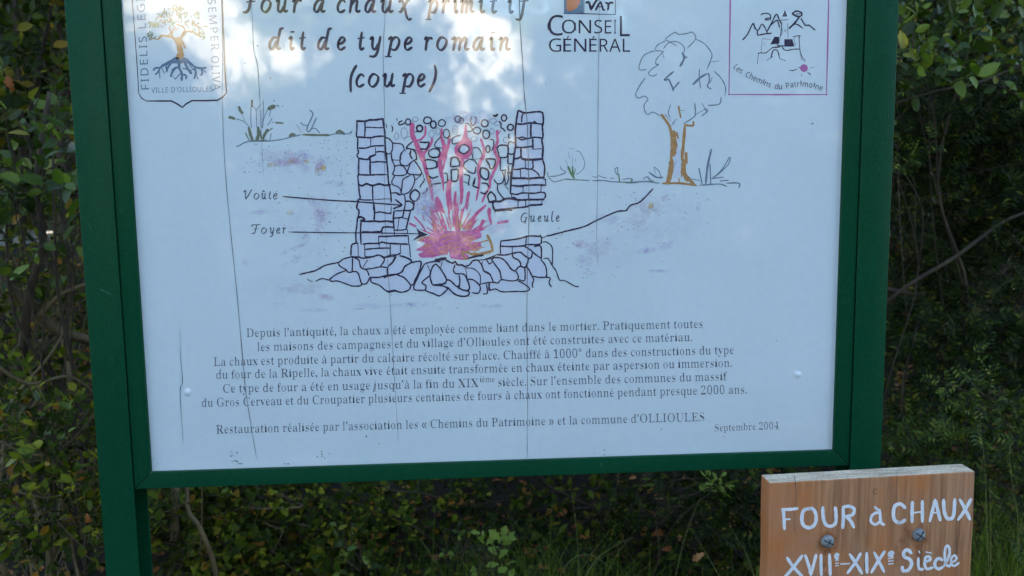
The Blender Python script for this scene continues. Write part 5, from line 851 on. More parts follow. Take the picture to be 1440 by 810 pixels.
me.materials.append(M['plank']); me.materials.append(M['plank_top'])
for f_ in bm.faces:
    if f_.normal.dot(Vector(sU)) > .6: f_.material_index = 1
bm.to_mesh(me); bm.free()
plank = link('plank', me, M['plank'], ws)
bbox('post', 1.055, 1.145, -.1165, -.028, -.2, .90, M['post_wood'], ws, .004)
SP = Plane(so, sf)
def wt(txt): return tile(1040, 630, 4.0, txt)
wl = Pr(SP, 1)
for w, p in wt("""4.2: 245,345 250,400 252,455; 4: 240,345 285,345 325,340; 3.8: 250,402 280,400; 4.6: 395,340 360,352 350,395 360,435 395,448 425,425 430,380 415,345 395,340; 4.4: 468,335 470,390 485,430 515,440 540,420 542,370 538,335;
4.4: 582,335 584,390 580,448; 4.2: 582,332 620,328 645,345 635,375 600,385; 4.4: 600,385 625,410 642,445; 3.6: 790,365 765,365 742,385 740,415 765,430 790,412; 3.8: 790,360 792,400 800,425 812,430; 3.2: 762,332 775,345 790,350;
4.6: 930,335 905,315 875,325 865,365 872,405 900,420 930,405; 4.4: 972,305 970,360 970,415; 4.4: 1028,300 1028,360 1028,412; 3.8: 975,365 1025,358; 4.2: 1070,410 1085,350 1100,292; 4.4: 1100,292 1115,350 1128,405; 3.6: 1085,365 1118,362; 4.6: 1148,292 1150,350 1165,392 1190,397 1205,370 1210,290; 4.4: 1240,292 1270,345 1295,400; 4.2: 1300,288 1270,345 1230,402"""): wl.stroke(p, w*1.1, jit=.07)
wl.build('painted_line', M['white_paint'], plank); wl = Pr(SP, 1)
for w, p in wt("""4.2: 268,618 300,665 345,715 350,725; 4.2: 352,605 315,655 265,715 255,725; 4: 370,605 390,665 400,712; 4: 430,602 415,660 402,712; 4: 458,602 458,660 460,715; 4.2: 505,600 508,660 510,715; 3: 545,612 555,600 545,595 537,610 545,622 553,618; 2.6: 540,632 553,630; 2.6: 542,648 554,646; 2.6: 542,662 554,660; 3.2: 572,652 615,650;
4: 620,598 655,650 688,705; 4: 680,594 650,645 608,702; 4.2: 715,592 715,650 717,700; 4: 758,588 785,640 812,695; 4: 815,583 780,635 742,698; 3: 840,600 865,592 855,583 842,590 840,606 862,608; 2.6: 838,622 862,618; 2.8: 840,636 862,634; 2.8: 840,652 862,650;
4.4: 965,590 945,572 925,585 925,610 955,625 968,650 950,685 920,690 915,670; 3.8: 1005,620 1005,660 1012,680 1030,682; 3.4: 1010,583 1012,588; 3.6: 1045,640 1072,628 1065,610 1045,618 1042,660 1055,680 1085,672; 3: 1050,585 1075,590; 4: 1140,630 1118,620 1100,640 1100,665 1118,680 1140,670;
3.4: 1150,662 1168,630 1181,590 1177,556 1163,552 1154,582 1155,628 1163,655 1178,664 1190,652; 3.1: 1190,642 1212,634 1220,616 1207,604 1191,620 1191,650 1207,663 1232,646"""): wl.stroke(p, w*1.1, jit=.07)
wl.build('painted_line', M['white_paint'], plank)
ch_ = Pr(SP, 0)
for p, w in (([(1118, 668), (1118.5, 700), (1117.5, 735), (1119, 760)], [.9, .7, .6, .3]), ([(1262, 664), (1261, 690), (1262, 712)], [.7, .6, .3]), ([(1345, 700), (1344, 750), (1345.5, 812)], [.3, .7, .6]), ([(1215, 735), (1216, 775), (1214.5, 812)], [.3, .6, .7])): ch_.stroke([(x_+.9*math.sin(y_*.11+x_), y_) for x_, y_ in p], [q*.7 for q in w], jit=.4)
ch_.build('drying_check', M['slot'], plank)
rt = Pr(SP, 0); rt.blob(1163, 763, 17, 19, 0, .9); rt.blob(1164, 792, 9, 34, 0, .7); rt.blob(1291, 754, 17, 18, 0, .85); rt.blob(1292, 780, 8, 30, .05, .7); rt.blob(1268, 760, 12, 40, .1, .5)
rt.build('rust_stain', M['rust'], plank, kind='stuff')
for u, v, sl in ((1163.2, 760.8, .5), (1291.4, 751.5, -.95)):
    c = onplane(u, v, so, sf); rr = .0098; V = []; F = []; ns = 24
    for k, (q, h) in enumerate(((1, 0), (1, .0022), (.93, .0040), (.75, .0056), (.45, .0068))):
        for i in range(ns):
            a = 2*math.pi*i/ns; V.append(c-sf*h+sR*rr*q*math.cos(a)+sU*rr*q*math.sin(a))
    for k in range(4):
        for i in range(ns): F.append((k*ns+i, k*ns+(i+1) % ns, (k+1)*ns+(i+1) % ns, (k+1)*ns+i))
    F.append(tuple(4*ns+i for i in range(ns)))
    bo = link('bolt', mesh('bolt', V, F, True), M['bolt'], ws)
    d1 = sR*math.cos(sl)-sU*math.sin(sl); d2 = np.cross(d1, sf)
    for dd, ee, ll in ((d1, d2, .82), (d2, d1, .5 if sl > 0 else .82)):
        V = [c-sf*h+dd*rr*ll*a+ee*.0009*b_ for h in (.0040, .0070) for a, b_ in ((-1, -1), (1, -1), (1, 1), (-1, 1))]
        link('slot', mesh('slot', V, [(3, 2, 1, 0), (4, 5, 6, 7), (0, 1, 5, 4), (1, 2, 6, 5), (2, 3, 7, 6), (3, 0, 4, 7)]), M['slot'], bo)
c = onplane(1231, 691, so, sf); V = []; F = []
V, F = tube([c-sf*.0006+sR*.0035*math.cos(a)+sU*.0042*math.sin(a) for a in np.linspace(.6, 5.4, 12)], [.00035]*12, 5)
link('worm_mark', mesh('worm_mark', V, F, True), M['slot'], plank)
# ================================================================ GROUND
def gz(x, y):
    """height of the ground: flat in front of the board, a bank behind it"""
    x = np.asarray(x, float); y = np.asarray(y, float)
    b = np.clip((y-.55)/2.9, 0, 1); b = b*b*(3-2*b)*.95
    b = b*np.clip((11-np.abs(x-.6))/4, 0, 1)
    b = b+np.clip((x-1.2)/2.5, 0, 1)*np.clip((y-.4)/1.2, 0, 1)*.12*np.clip((9-np.abs(x))/4, 0, 1)*np.clip((9-y)/3, 0, 1)
    n = .035*np.sin(x*3.1+y*1.7)+.025*np.sin(x*7.3-y*5.1+1)+.012*np.sin(x*17+y*13)
    b = b*(1-.9*np.clip((y-7)/6, 0, 1))
    return b+n*np.clip((9-np.hypot(x-.6, y))/4, 0, 1)
def grid(xs, ys, fz):
    X_, Y_ = np.meshgrid(xs, ys); Z_ = fz(X_, Y_); nx = len(xs)
    V = np.stack([X_.ravel(), Y_.ravel(), Z_.ravel()], 1)
    i = np.arange((len(ys)-1)*(nx-1)); r = i//(nx-1); c = i % (nx-1); a = r*nx+c
    return V, np.stack([a, a+1, a+nx+1, a+nx], 1)
dn = np.linspace(-8, 9, 171)
far = np.array([-900, -300, -120, -60, -35, -22, -14, -10])
xs = np.concatenate([far, dn, -far[::-1]+1]); ys = np.concatenate([far, dn, -far[::-1]+1])
tag(link('ground', mesh_np('ground', *grid(xs, ys, gz), True), M['soil']), kind='structure')
# pale path that passes in front of the board and, far left, behind the bushes
def strip(name, pts, hw, mat):
    V = []; F = []; P_ = crom([(p[0], p[1]) for p in pts], 8)
    for i, p in enumerate(P_):
        t_ = P_[min(i+1, len(P_)-1)]-P_[max(i-1, 0)]; t_ /= np.linalg.norm(t_); n_ = np.array([-t_[1], t_[0]])
        for k in range(9):
            w_ = (k/4-1)*hw*(1+.12*math.sin(i*1.3+k)*(k in (0, 8))); q = p+n_*w_
            V.append((q[0], q[1], float(gz(q[0], q[1]))+.012+.02*(1-(k/4-1)**2)))
    for i in range(len(P_)-1):
        for k in range(8): a = i*9+k; F.append((a, a+9, a+10, a+1))
    return tag(link(name, mesh(name, V, F, True), mat), kind='structure')
strip('path', [(-14, -5.2), (-8, -4), (-3, -2.6), (.5, -2.0), (4, -2.2), (9, -3.4), (15, -5)], .9, M['path'])
strip('stony_track', [(-4.4, 3.2), (-3.6, 5.0), (-3.8, 7.0), (-5.0, 9.5), (-5.9, 12), (-9, 14)], 1.0, M['path'])

# ================================================================ LEAVES, TWIGS, SHRUBS
def leaf_template(kind):
    """unit leaf along +Y, normal +Z"""
    if kind == 'oval':
        prof = [(0, .02), (.18, .2), (.45, .27), (.75, .19), (1, .0)]
    elif kind == 'narrow':
        prof = [(0, .02), (.3, .13), (.6, .13), (1, 0)]
    elif kind == 'round':
        prof = [(0, .12), (.25, .42), (.6, .4), (.88, .22), (1, .02)]
    elif kind == 'tiny':
        V = [(0, 0, 0), (.22, .5, .05), (0, 1, -.06), (-.22, .5, .05)]
        return np.array(V, float), np.array([(0, 1, 2), (0, 2, 3)])
    elif kind == 'oak':
        prof = [(0, .03), (.2, .16), (.3, .1), (.45, .27), (.55, .17), (.72, .28), (.85, .14), (1, .02)]
    elif kind == 'ivy':
        o = [(0, 0), (.34, -.12), (.58, .2), (.34, .42), (.36, .66), (0, 1.0), (-.36, .66), (-.34, .42), (-.58, .2), (-.34, -.12)]
        V = [(0, .35, .06)]+[(x, y, -.04*abs(x)*2-.05*(y > .9)) for x, y in o]
        return np.array(V, float), np.array([(0, 1+i, 1+(i+1) % 10) for i in range(10)])
    elif kind == 'pinnate':
        V = []; F = []; n = 5
        for k in range(n):
            y = .1+.18*k
            for s in (-1, 1):
                b = len(V); l = .34*(1-.05*k)
                d = np.array([s*.86, .5, 0]); d /= np.linalg.norm(d); pn = np.array([-d[1], d[0], 0])
                p0 = np.array([0, y, 0]); V += [p0, p0+d*l*.5+pn*.055+[0, 0, .03], p0+d*l+[0, 0, -.05], p0+d*l*.5-pn*.055+[0, 0, .03]]
                F += [(b, b+1, b+2), (b, b+2, b+3)]
        b = len(V); V += [(-.012, 0, 0), (.012, 0, 0), (0, 1, -.02)]; F.append((b, b+1, b+2))
        return np.array(V, float), np.array(F)
    V = []; F = []
    for i, (y, w) in enumerate(prof):
        dr = -.10*y*y
        V += [(-w, y, dr+w*.28), (0, y, dr), (w, y, dr+w*.28)]
    for i in range(len(prof)-1):
        a = 3*i
        for k in (0, 1): F += [(a+k, a+k+1, a+k+4), (a+k, a+k+4, a+k+3)]
    return np.array(V, float), np.array(F)
TPL = {k: leaf_template(k) for k in ('oval', 'narrow', 'round', 'tiny', 'oak', 'ivy', 'pinnate')}
LME = {}
def norm(a): return a/(np.linalg.norm(a, axis=-1, keepdims=True)+1e-9)
def frames(d, nrm):
    """rows of side, along, normal vectors"""
    y = norm(d); x = norm(np.cross(y, nrm)); z = np.cross(x, y); return x, y, z
def leafmesh(name, kind, pos, x, y, z, s):
    TV, TF = TPL[kind]; n = len(pos); k = len(TV)
    V = pos[:, None, :]+s[:, None, None]*(TV[None, :, 0:1]*x[:, None, :]+TV[None, :, 1:2]*y[:, None, :]+TV[None, :, 2:3]*z[:, None, :])
    F = (TF[None]+(np.arange(n)*k)[:, None, None]).reshape(-1, 3)
    return mesh_np(name, V.reshape(-1, 3), F)
cp_, rv, uv_ = np.array(CAM), r_, u_
def screen(p):
    d = p-cp_; w_ = d@fwd; w_s = np.where(w_ > .05, w_, .05)
    return CX+FPX*(d@rv)/w_s, CY-FPX*(d@uv_)/w_s, w_
def seen(p):
    """in the frame and not behind the board"""
    u, v, w_ = screen(p)
    inn = (w_ > .3) & (u > -20) & (u < 1460) & (v > -20) & (v < 830)
    hid = (u > 140) & (u < 1200) & (v < 660)
    return inn & ~hid, w_
def twig_leaves(rng, o, d, L, nl, size, droop=.25, spread=.9, up=.6):
    """leaves along twigs: o, d (n,3), L (n,) -> leaf positions, frames, sizes"""
    n = len(o); t_ = (np.arange(nl)+.6)/nl
    t_ = t_[None, :]*np.ones((n, 1))+rng.normal(0, .04, (n, nl))
    side = norm(np.cross(d, rng.normal(0, 1, (n, 3))))
    side2 = np.cross(d, side)
    ang = np.arange(nl)[None, :]*2.4+rng.random((n, 1))*6
    lat = side[:, None, :]*np.cos(ang)[..., None]+side2[:, None, :]*np.sin(ang)[..., None]
    pos = o[:, None, :]+d[:, None, :]*(t_*L[:, None])[..., None]
    pos[..., 2] -= droop*(t_*t_)*L[:, None]*.5
    along = d[:, None, :]*(.35+.5*t_[..., None])+lat*spread+rng.normal(0, .18, (n, nl, 3))
    along[..., 2] -= .08
    nr = rng.normal(0, .45, (n, nl, 3)); nr[..., 2] += up; nr[..., 1] -= .25
    s = size*(.45+.85*rng.random((n, nl))**1.2)
    p = pos.reshape(-1, 3); x, y, z = frames(along.reshape(-1, 3), nr.reshape(-1, 3))
    return p, x, y, z, s.ravel()
def twig_mesh(name, o, e, r0):
    """thin three-sided twigs with a slight bend, joined"""
    n = len(o); d = e-o; side = norm(np.cross(d, [.2, .3, .9])); s2 = norm(np.cross(d, side))
    mid = (o+e)/2+side*np.linalg.norm(d, axis=1)[:, None]*.05
    V = []
    for c, rr in ((o, r0), (mid, r0*.75), (e-[0, 0, .0], r0*.35)):
        for k in range(3):
            a = 2*math.pi*k/3; V.append(c+(side*math.cos(a)+s2*math.sin(a))*np.asarray(rr).reshape(-1, 1))
    V = np.stack(V, 1); b = (np.arange(n)*9)[:, None, None]
    F = []
    for i in (0, 3):
        for k in range(3): F.append((i+k, i+(k+1) % 3, i+3+(k+1) % 3, i+3+k))
    F = (np.array(F)[None]+b).reshape(-1, 4)
    return mesh_np(name, V.reshape(-1, 3), F)
def single_leaves(parent, kind, mat, p, x, y, z, s, idx, name='leaf'):
    if kind not in LME:
        TV, TF = TPL[kind]; me = mesh_np('leaf', TV, TF); LME[kind] = me
    key = (kind, mat.name)
    if key not in LME:
        me = LME[kind].copy(); me.materials.append(mat); LME[key] = me
    inv = Matrix.Translation(-Vector(parent.location))
    for i in idx:
        o = bpy.data.objects.new(name, LME[key]); col.objects.link(o); o.parent = parent; o.matrix_parent_inverse = inv
        k = float(s[i])
        o.matrix_basis = Matrix(((x[i][0]*k, y[i][0]*k, z[i][0]*k, p[i][0]), (x[i][1]*k, y[i][1]*k, z[i][1]*k, p[i][1]), (x[i][2]*k, y[i][2]*k, z[i][2]*k, p[i][2]), (0, 0, 0, 1)))
def shrub(name, label, cat, base, centres, kind, mat, size, ntw, nl, seed, tl=.2, group=None, stems=3, stem_r=.012, bark='bark', singles=140, up=.6, droop=.25, single_min=.3, extra_stems=()):
    """centres: list of (x, y, z, rx, ry, rz, weight) foliage masses; stems rise from base and fork into them"""
    rng = np.random.default_rng(seed); bz = float(gz(base[0], base[1]))
    t = tag(empty(name, (base[0], base[1], bz)), label, cat, group)
    w = np.array([c[6] for c in centres], float); w /= w.sum()
    ci = rng.choice(len(centres), ntw, p=w); C_ = np.array([c[:6] for c in centres], float)[ci]
    q = rng.normal(0, 1, (ntw, 3)); q = norm(q)*(rng.random((ntw, 1))**(1/2.4))
    o = C_[:, :3]+q*C_[:, 3:6]
    root = np.array([base[0], base[1], bz+.1])
    d = norm(q*.8+norm(o-root)*.5+rng.normal(0, .45, (ntw, 3))+[0, -.25, .12])
    o[:, 2] = np.maximum(o[:, 2], gz(o[:, 0], o[:, 1])+.03)
    L = tl*(.6+.8*rng.random(ntw))
    p, x, y, z, s = twig_leaves(rng, o, d, L, nl, size, droop=droop, up=up)
    e = o+d*L[:, None]; e[:, 2] -= droop*L*.5
    tw = link('twigs', twig_mesh('twigs', o, e, np.full(ntw, .0016+size*.012)), M[bark], t); tw['kind'] = 'stuff'
    # limbs
    rs_ = random.Random(seed)
    for k in range(stems):
        c = centres[k % len(centres)]
        tgt = np.array([c[0]+rs_.uniform(-.5, .5)*c[3], c[1]+rs_.uniform(-.5, .5)*c[4], c[2]+c[5]*rs_.uniform(.2, .8)])
        b0 = np.array([base[0]+rs_.uniform(-.08, .08), base[1]+rs_.uniform(-.06, .06), bz-.05])
        mids = [b0+(tgt-b0)*f+np.array([rs_.uniform(-.1, .1), rs_.uniform(-.1, .1), .12*math.sin(f*3.14)]) for f in (.2, .45, .7)]
        P_ = crom([b0]+mids+[tgt], 4); n = len(P_)
        rr = [stem_r*(1-.75*i/(n-1)) for i in range(n)]
        st_ = link('stem', mesh('stem', *tube(P_, rr, 7), True), M[bark], t)
        bv = []
        near = [i for i in range(ntw) if ci[i] == k % len(centres)][:14]
        for i in near[:5]:
            j = rs_.randint(n//3, n-1); a = P_[j]; m_ = (a+o[i])/2+np.array([rs_.uniform(-.05, .05), rs_.uniform(-.05, .05), rs_.uniform(0, .06)])
            bv.append(tube(crom([a, m_, o[i]], 4), [max(rr[j]*.42*(1-.7*u/8), .0012) for u in range(9)], 5))
        if bv:
            bo = link('branches', mesh('branches', *merge(bv), True), M[bark], st_); bo['kind'] = 'stuff'
    for P_, r0, r1 in extra_stems:
        P_ = crom(P_, 5); n = len(P_)
        link('branch', mesh('branch', *tube(P_, [r0+(r1-r0)*i/(n-1) for i in range(n)], 8), True), M[bark], t)
    vis, dep = seen(p); px = s*FPX/np.maximum(dep, .1)
    order = np.argsort(-(px*vis)); n1 = int(min(singles, (vis & (px > 9)).sum())); idx = order[:n1]
    single_leaves(t, kind, mat, p, x, y, z, s, idx)
    rest = np.ones(len(p), bool); rest[idx] = False
    fo = link('foliage', leafmesh('foliage', kind, p[rest], x[rest], y[rest], z[rest], s[rest]), mat, t); fo['kind'] = 'stuff'
    return t
A3 = lambda u, v, Y: tuple(at(u, v, Y))
def mass(u, v, Y, ru, rd, rv_, w=1):
    """foliage mass centred where the photograph shows it, at depth Y (radii in metres)"""
    c = at(u, v, Y); return (c[0], c[1], c[2], ru, rd, rv_, w)

G1 = 'bushes growing behind the information board'
OAK, BAY, LEN, IVY, LIT, FAR = M['leaf_oak'], M['leaf_bay'], M['leaf_lentisk'], M['leaf_ivy'], M['leaf_light'], M['leaf_far']
# left edge of the picture
shrub('holm_oak_shrub', 'dark holm oak bush at the upper left edge, left of the board', 'bush', (-.95, 1.5),
      [mass(30, 60, 1.35, .30, .25, .30, 3), mass(-60, 200, 1.45, .3, .3, .35, 2), mass(60, 0, 1.5, .3, .3, .25, 2)], 'oval', OAK, .042, 210, 8, 11, .17, G1, 3, .016, singles=170)
shrub('oval_leaf_shrub', 'bush with pale oval leaves beside the left post, halfway up', 'bush', (-.62, 1.05),
      [mass(75, 265, .85, .16, .14, .15, 2), mass(15, 330, 1.0, .22, .16, .14, 2), mass(40, 210, 1.1, .2, .2, .2, 1)], 'oval', BAY, .046, 70, 7, 12, .15, G1, 3, .010, singles=150,
      extra_stems=[([A3(30, 520, 1.0), A3(40, 420, .98), A3(60, 340, .95), A3(52, 250, .95), A3(70, 130, 1.0)], .013, .006)])
shrub('tangled_shrub', 'tangled bush of bare curved branches and yellowish leaves at the left edge', 'bush', (-.85, 1.25),
      [mass(20, 480, 1.15, .22, .2, .22, 3), mass(80, 560, 1.2, .22, .2, .2, 2), mass(100, 400, 1.35, .2, .2, .25, 2)], 'oval', M['leaf_ivy'], .030, 170, 7, 13, .14, G1, 4, .011, 'pale_bark', singles=150,
      extra_stems=[([A3(-30, 345, 1.0), A3(0, 395, 1.0), A3(45, 430, 1.02), A3(75, 462, 1.05), A3(125, 478, 1.1), A3(200, 500, 1.2)], .019, .012), ([A3(55, 445, 1.0), A3(85, 415, 1.0), A3(125, 398, 1.0)], .008, .005),
                   ([A3(-20, 630, .9), A3(20, 560, .95), A3(70, 500, 1.0), A3(105, 440, 1.05)], .006, .003), ([A3(-10, 510, .85), A3(40, 540, .9), A3(100, 530, .95), A3(150, 570, 1.0)], .005, .003), ([A3(90, 478, 1.05), A3(97, 520, 1.0), A3(100, 570, 1.0)], .008, .006)])
shrub('bramble', 'low yellow green bramble beside the foot of the left post', 'bush', (-.55, .7),
      [mass(40, 700, .75, .26, .16, .12, 3), mass(110, 740, .7, .14, .12, .14, 2), mass(60, 620, .9, .2, .14, .12, 2)], 'oval', IVY, .030, 210, 7, 14, .13, G1, 3, .006, 'pale_bark', singles=240,
      extra_stems=[([A3(-20, 610, .8), A3(50, 640, .78), A3(100, 620, .8), A3(150, 560, .85)], .004, .002), ([A3(20, 690, .7), A3(70, 700, .68), A3(130, 680, .7)], .003, .002)])
# the bank under the board
shrub('ivy_mound', 'mound of mixed green leaves under the left end of the frame', 'bush', (.05, 1.25),
      [mass(300, 740, 1.1, .25, .16, .12, 3), mass(270, 700, 1.25, .18, .14, .12, 2), mass(370, 780, 1.0, .2, .14, .1, 2)], 'ivy', IVY, .022, 300, 7, 15, .12, G1, 3, .008, 'pale_bark', singles=220, up=.5,
      extra_stems=[([A3(262, 600, .85), A3(263, 690, .82), A3(266, 720, .8), A3(281, 742, .78), A3(300, 790, .8), A3(310, 850, .8)], .0048, .0065), ([A3(283, 600, .9), A3(284, 720, .9), A3(281, 780, .88)], .0018, .0022), ([A3(246, 600, 1.05), A3(247, 700, 1.02), A3(246, 760, 1.0)], .010, .012)])
shrub('ivy_mound', 'mound of dark leaves low under the middle of the frame', 'bush', (.45, 1.4),
      [mass(470, 740, 1.2, .25, .16, .13, 3), mass(560, 720, 1.35, .2, .14, .12, 2), mass(440, 790, 1.0, .22, .12, .1, 2)], 'ivy', IVY, .021, 300, 7, 16, .12, G1, 2, .007, singles=200,
      extra_stems=[([A3(380, 772, .95), A3(400, 790, .93), A3(430, 815, .9)], .003, .003), ([A3(413, 792, .95), A3(430, 784, .95), A3(446, 773, .95)], .002, .001)])
shrub('lentisk_shrub', 'small lentisk bush with feathery leaves just under the frame, left of the wooden sign', 'bush', (1.0, 1.2),
      [mass(960, 700, 1.1, .14, .1, .10, 3), mass(1020, 730, 1.1, .12, .1, .08, 2), mass(900, 760, 1.2, .2, .1, .12, 1)], 'pinnate', LEN, .085, 46, 5, 17, .14, G1, 2, .006, singles=120)
shrub('oak_seedling', 'light green oak shoot hanging under the frame near the right end', 'plant', (.98, 1.0),
      [mass(998, 690, .85, .02, .03, .06, 3)], 'oak', LIT, .036, 5, 5, 18, .07, None, 1, .003, singles=20)
shrub('bramble', 'dark undergrowth bush under the right half of the frame', 'bush', (.85, 1.5),
      [mass(760, 700, 1.5, .35, .2, .14, 3), mass(850, 760, 1.3, .25, .16, .12, 2), mass(1020, 790, 1.1, .2, .14, .1, 2)], 'oval', OAK, .03, 260, 7, 19, .13, G1, 3, .007, singles=160)
for i, (u, v, Y, n_, kd, mt, sz, lab) in enumerate(((225, 720, 1.0, 10, 'pinnate', M['leaf_bay'], .06, 'small fern-like shoot beside the inner side of the left post'), (345, 700, 1.15, 10, 'oval', LIT, .022, 'pale green sprig just under the frame, right of the curved stem'),
        (640, 775, .95, 6, 'oval', M['leaf_bay'], .022, 'leafy sprig standing in the left part of the grass'), (700, 795, .8, 8, 'oak', LIT, .035, 'light green lobed shoot at the lower edge, in the middle of the grass'), (500, 800, .85, 8, 'oval', M['leaf_bay'], .028, 'narrow bluish green sprig at the lower edge left of the grass'),
        (1385, 560, .9, 12, 'pinnate', M['leaf_bay'], .06, 'feathery lentisk sprig right of the wooden sign, above its corner'), (1270, 225, 1.0, 8, 'pinnate', M['leaf_bay'], .06, 'feathery sprig with lighter leaves beside the right post'), (90, 620, .75, 10, 'oval', M['leaf_bay'], .034, 'bright green sprig beside the left post, low down'))):
    shrub('leafy_shoot', lab, 'plant', (at(u, v, Y)[0]+.02, Y+.06), [mass(u, v, Y, .07, .05, .06, 1)], kd, mt, sz, n_, 5, 170+i, .09, 'leafy shoots in the undergrowth', 2, .003, singles=40)
# right edge
shrub('oval_leaf_shrub', 'bush with light oval leaves above, at the upper right edge', 'bush', (1.95, 1.35),
      [mass(1330, 95, .95, .18, .12, .07, 3), mass(1290, 30, 1.15, .2, .16, .12, 3), mass(1420, 60, 1.1, .2, .16, .16, 3), mass(1380, -20, 1.2, .3, .2, .1, 2)], 'oval', BAY, .043, 130, 7, 20, .15, G1, 1, .009, singles=220, up=.3,
      extra_stems=[([A3(1440, 90, 1.1), A3(1370, 118, .98), A3(1320, 127, .93), A3(1255, 146, .9)], .004, .0015)])
shrub('lentisk_shrub', 'tall dark lentisk bush right of the right post', 'bush', (1.85, 1.5),
      [mass(1300, 300, 1.4, .25, .2, .25, 2), mass(1400, 380, 1.5, .25, .25, .3, 3), mass(1290, 480, 1.3, .2, .2, .22, 2), mass(1400, 560, 1.25, .25, .2, .2, 3), mass(1340, 210, 1.5, .35, .3, .22, 3), mass(1290, 190, 1.3, .2, .2, .2, 2), mass(1420, 250, 1.3, .2, .2, .25, 2)], 'pinnate', LEN, .072, 620, 6, 21, .18, G1, 2, .010, singles=240,
      extra_stems=[([A3(1230, 440, 1.1), A3(1279, 400, 1.05), A3(1345, 360, 1.05), A3(1412, 311, 1.1), A3(1470, 290, 1.2)], .0062, .0042), ([A3(1225, 400, 1.2), A3(1262, 410, 1.2), A3(1300, 414, 1.25)], .010, .006), ([A3(1272, 600, 1.15), A3(1270, 540, 1.15), A3(1285, 480, 1.2), A3(1292, 440, 1.3)], .005, .004), ([A3(1380, 575, 1.2), A3(1425, 592, 1.2), A3(1460, 560, 1.25)], .004, .003)])
shrub('lentisk_shrub', 'lentisk bush low behind the right corner of the wooden sign', 'bush', (1.75, .95),
      [mass(1400, 640, .95, .16, .12, .12, 3), mass(1300, 630, 1.1, .2, .12, .1, 2), mass(1420, 740, .9, .15, .1, .12, 2)], 'pinnate', M['leaf_bay'], .07, 90, 5, 22, .15, G1, 2, .008, singles=160)
# second row: the thicket behind
for i, (x, y, lab) in enumerate(((-2.0, 2.2, 'thicket bush far left behind the tangled branches'), (-1.2, 2.6, 'holm oak bush in the second row behind the left post'), (-.1, 2.7, 'holm oak bush behind the left half of the board'), (.9, 2.9, 'holm oak bush behind the middle of the board'),
                                 (1.8, 2.7, 'holm oak bush behind the right post'), (2.7, 2.3, 'dark thicket bush behind the lentisk at the right edge'), (-3.3, 3.0, 'holm oak bush beside the stony track'), (3.8, 2.6, 'holm oak bush on the bank right of the lentisk, out past the sign'), (5.1, 2.2, 'rightmost holm oak bush on the bank'))):
    g0 = float(gz(x, y))
    if i == 0: cs = [(x, y, g0+.6, .5, .4, .45, 2), (x, y, g0+1.5, .5, .4, .45, 2)]
    elif i == 1: cs = [(x+.15, y, g0+1.55, .55, .4, .45, 3), (x+.5, y, g0+.45, .5, .4, .4, 2)]
    else: cs = [(x, y, g0+.55, .55, .4, .5, 2), (x, y+.1, g0+1.4, .6, .45, .5, 3)]
    shrub('holm_oak_shrub', lab, 'bush', (x, y), cs, 'oval', OAK if i % 2 else M['leaf_far'], .05, 330, 8, 40+i, .2, G1, 3, .02, singles=60)

for i, (x, y, lab) in enumerate(((-1.0, 4.2, 'bush added for shade in the third row behind the left part of the board'), (.6, 4.4, 'bush added for shade in the third row behind the middle of the board'), (2.0, 4.1, 'bush added for shade in the third row behind the right post'), (3.4, 3.9, 'bush added for shade in the third row behind the lentisk'), (4.6, 4.4, 'bush added for shade at the right end of the third row'), (-3.1, 7.7, 'bush added for shade beyond the bend of the stony track'), (-1.9, 7.9, 'bush added for shade between the stony track and the middle of the board'))):
    g0 = float(gz(x, y)); shrub('holm_oak_shrub', lab, 'bush', (x, y), [(x, y, g0+.6, .75, .5, .6, 2), (x, y, g0+1.7, .8, .5, .7, 3)], 'oval', FAR, .085, 520, 8, 140+i, .26, G1, 3, .02, singles=0)  # bushes added to shade the sunlit ground and track at the back
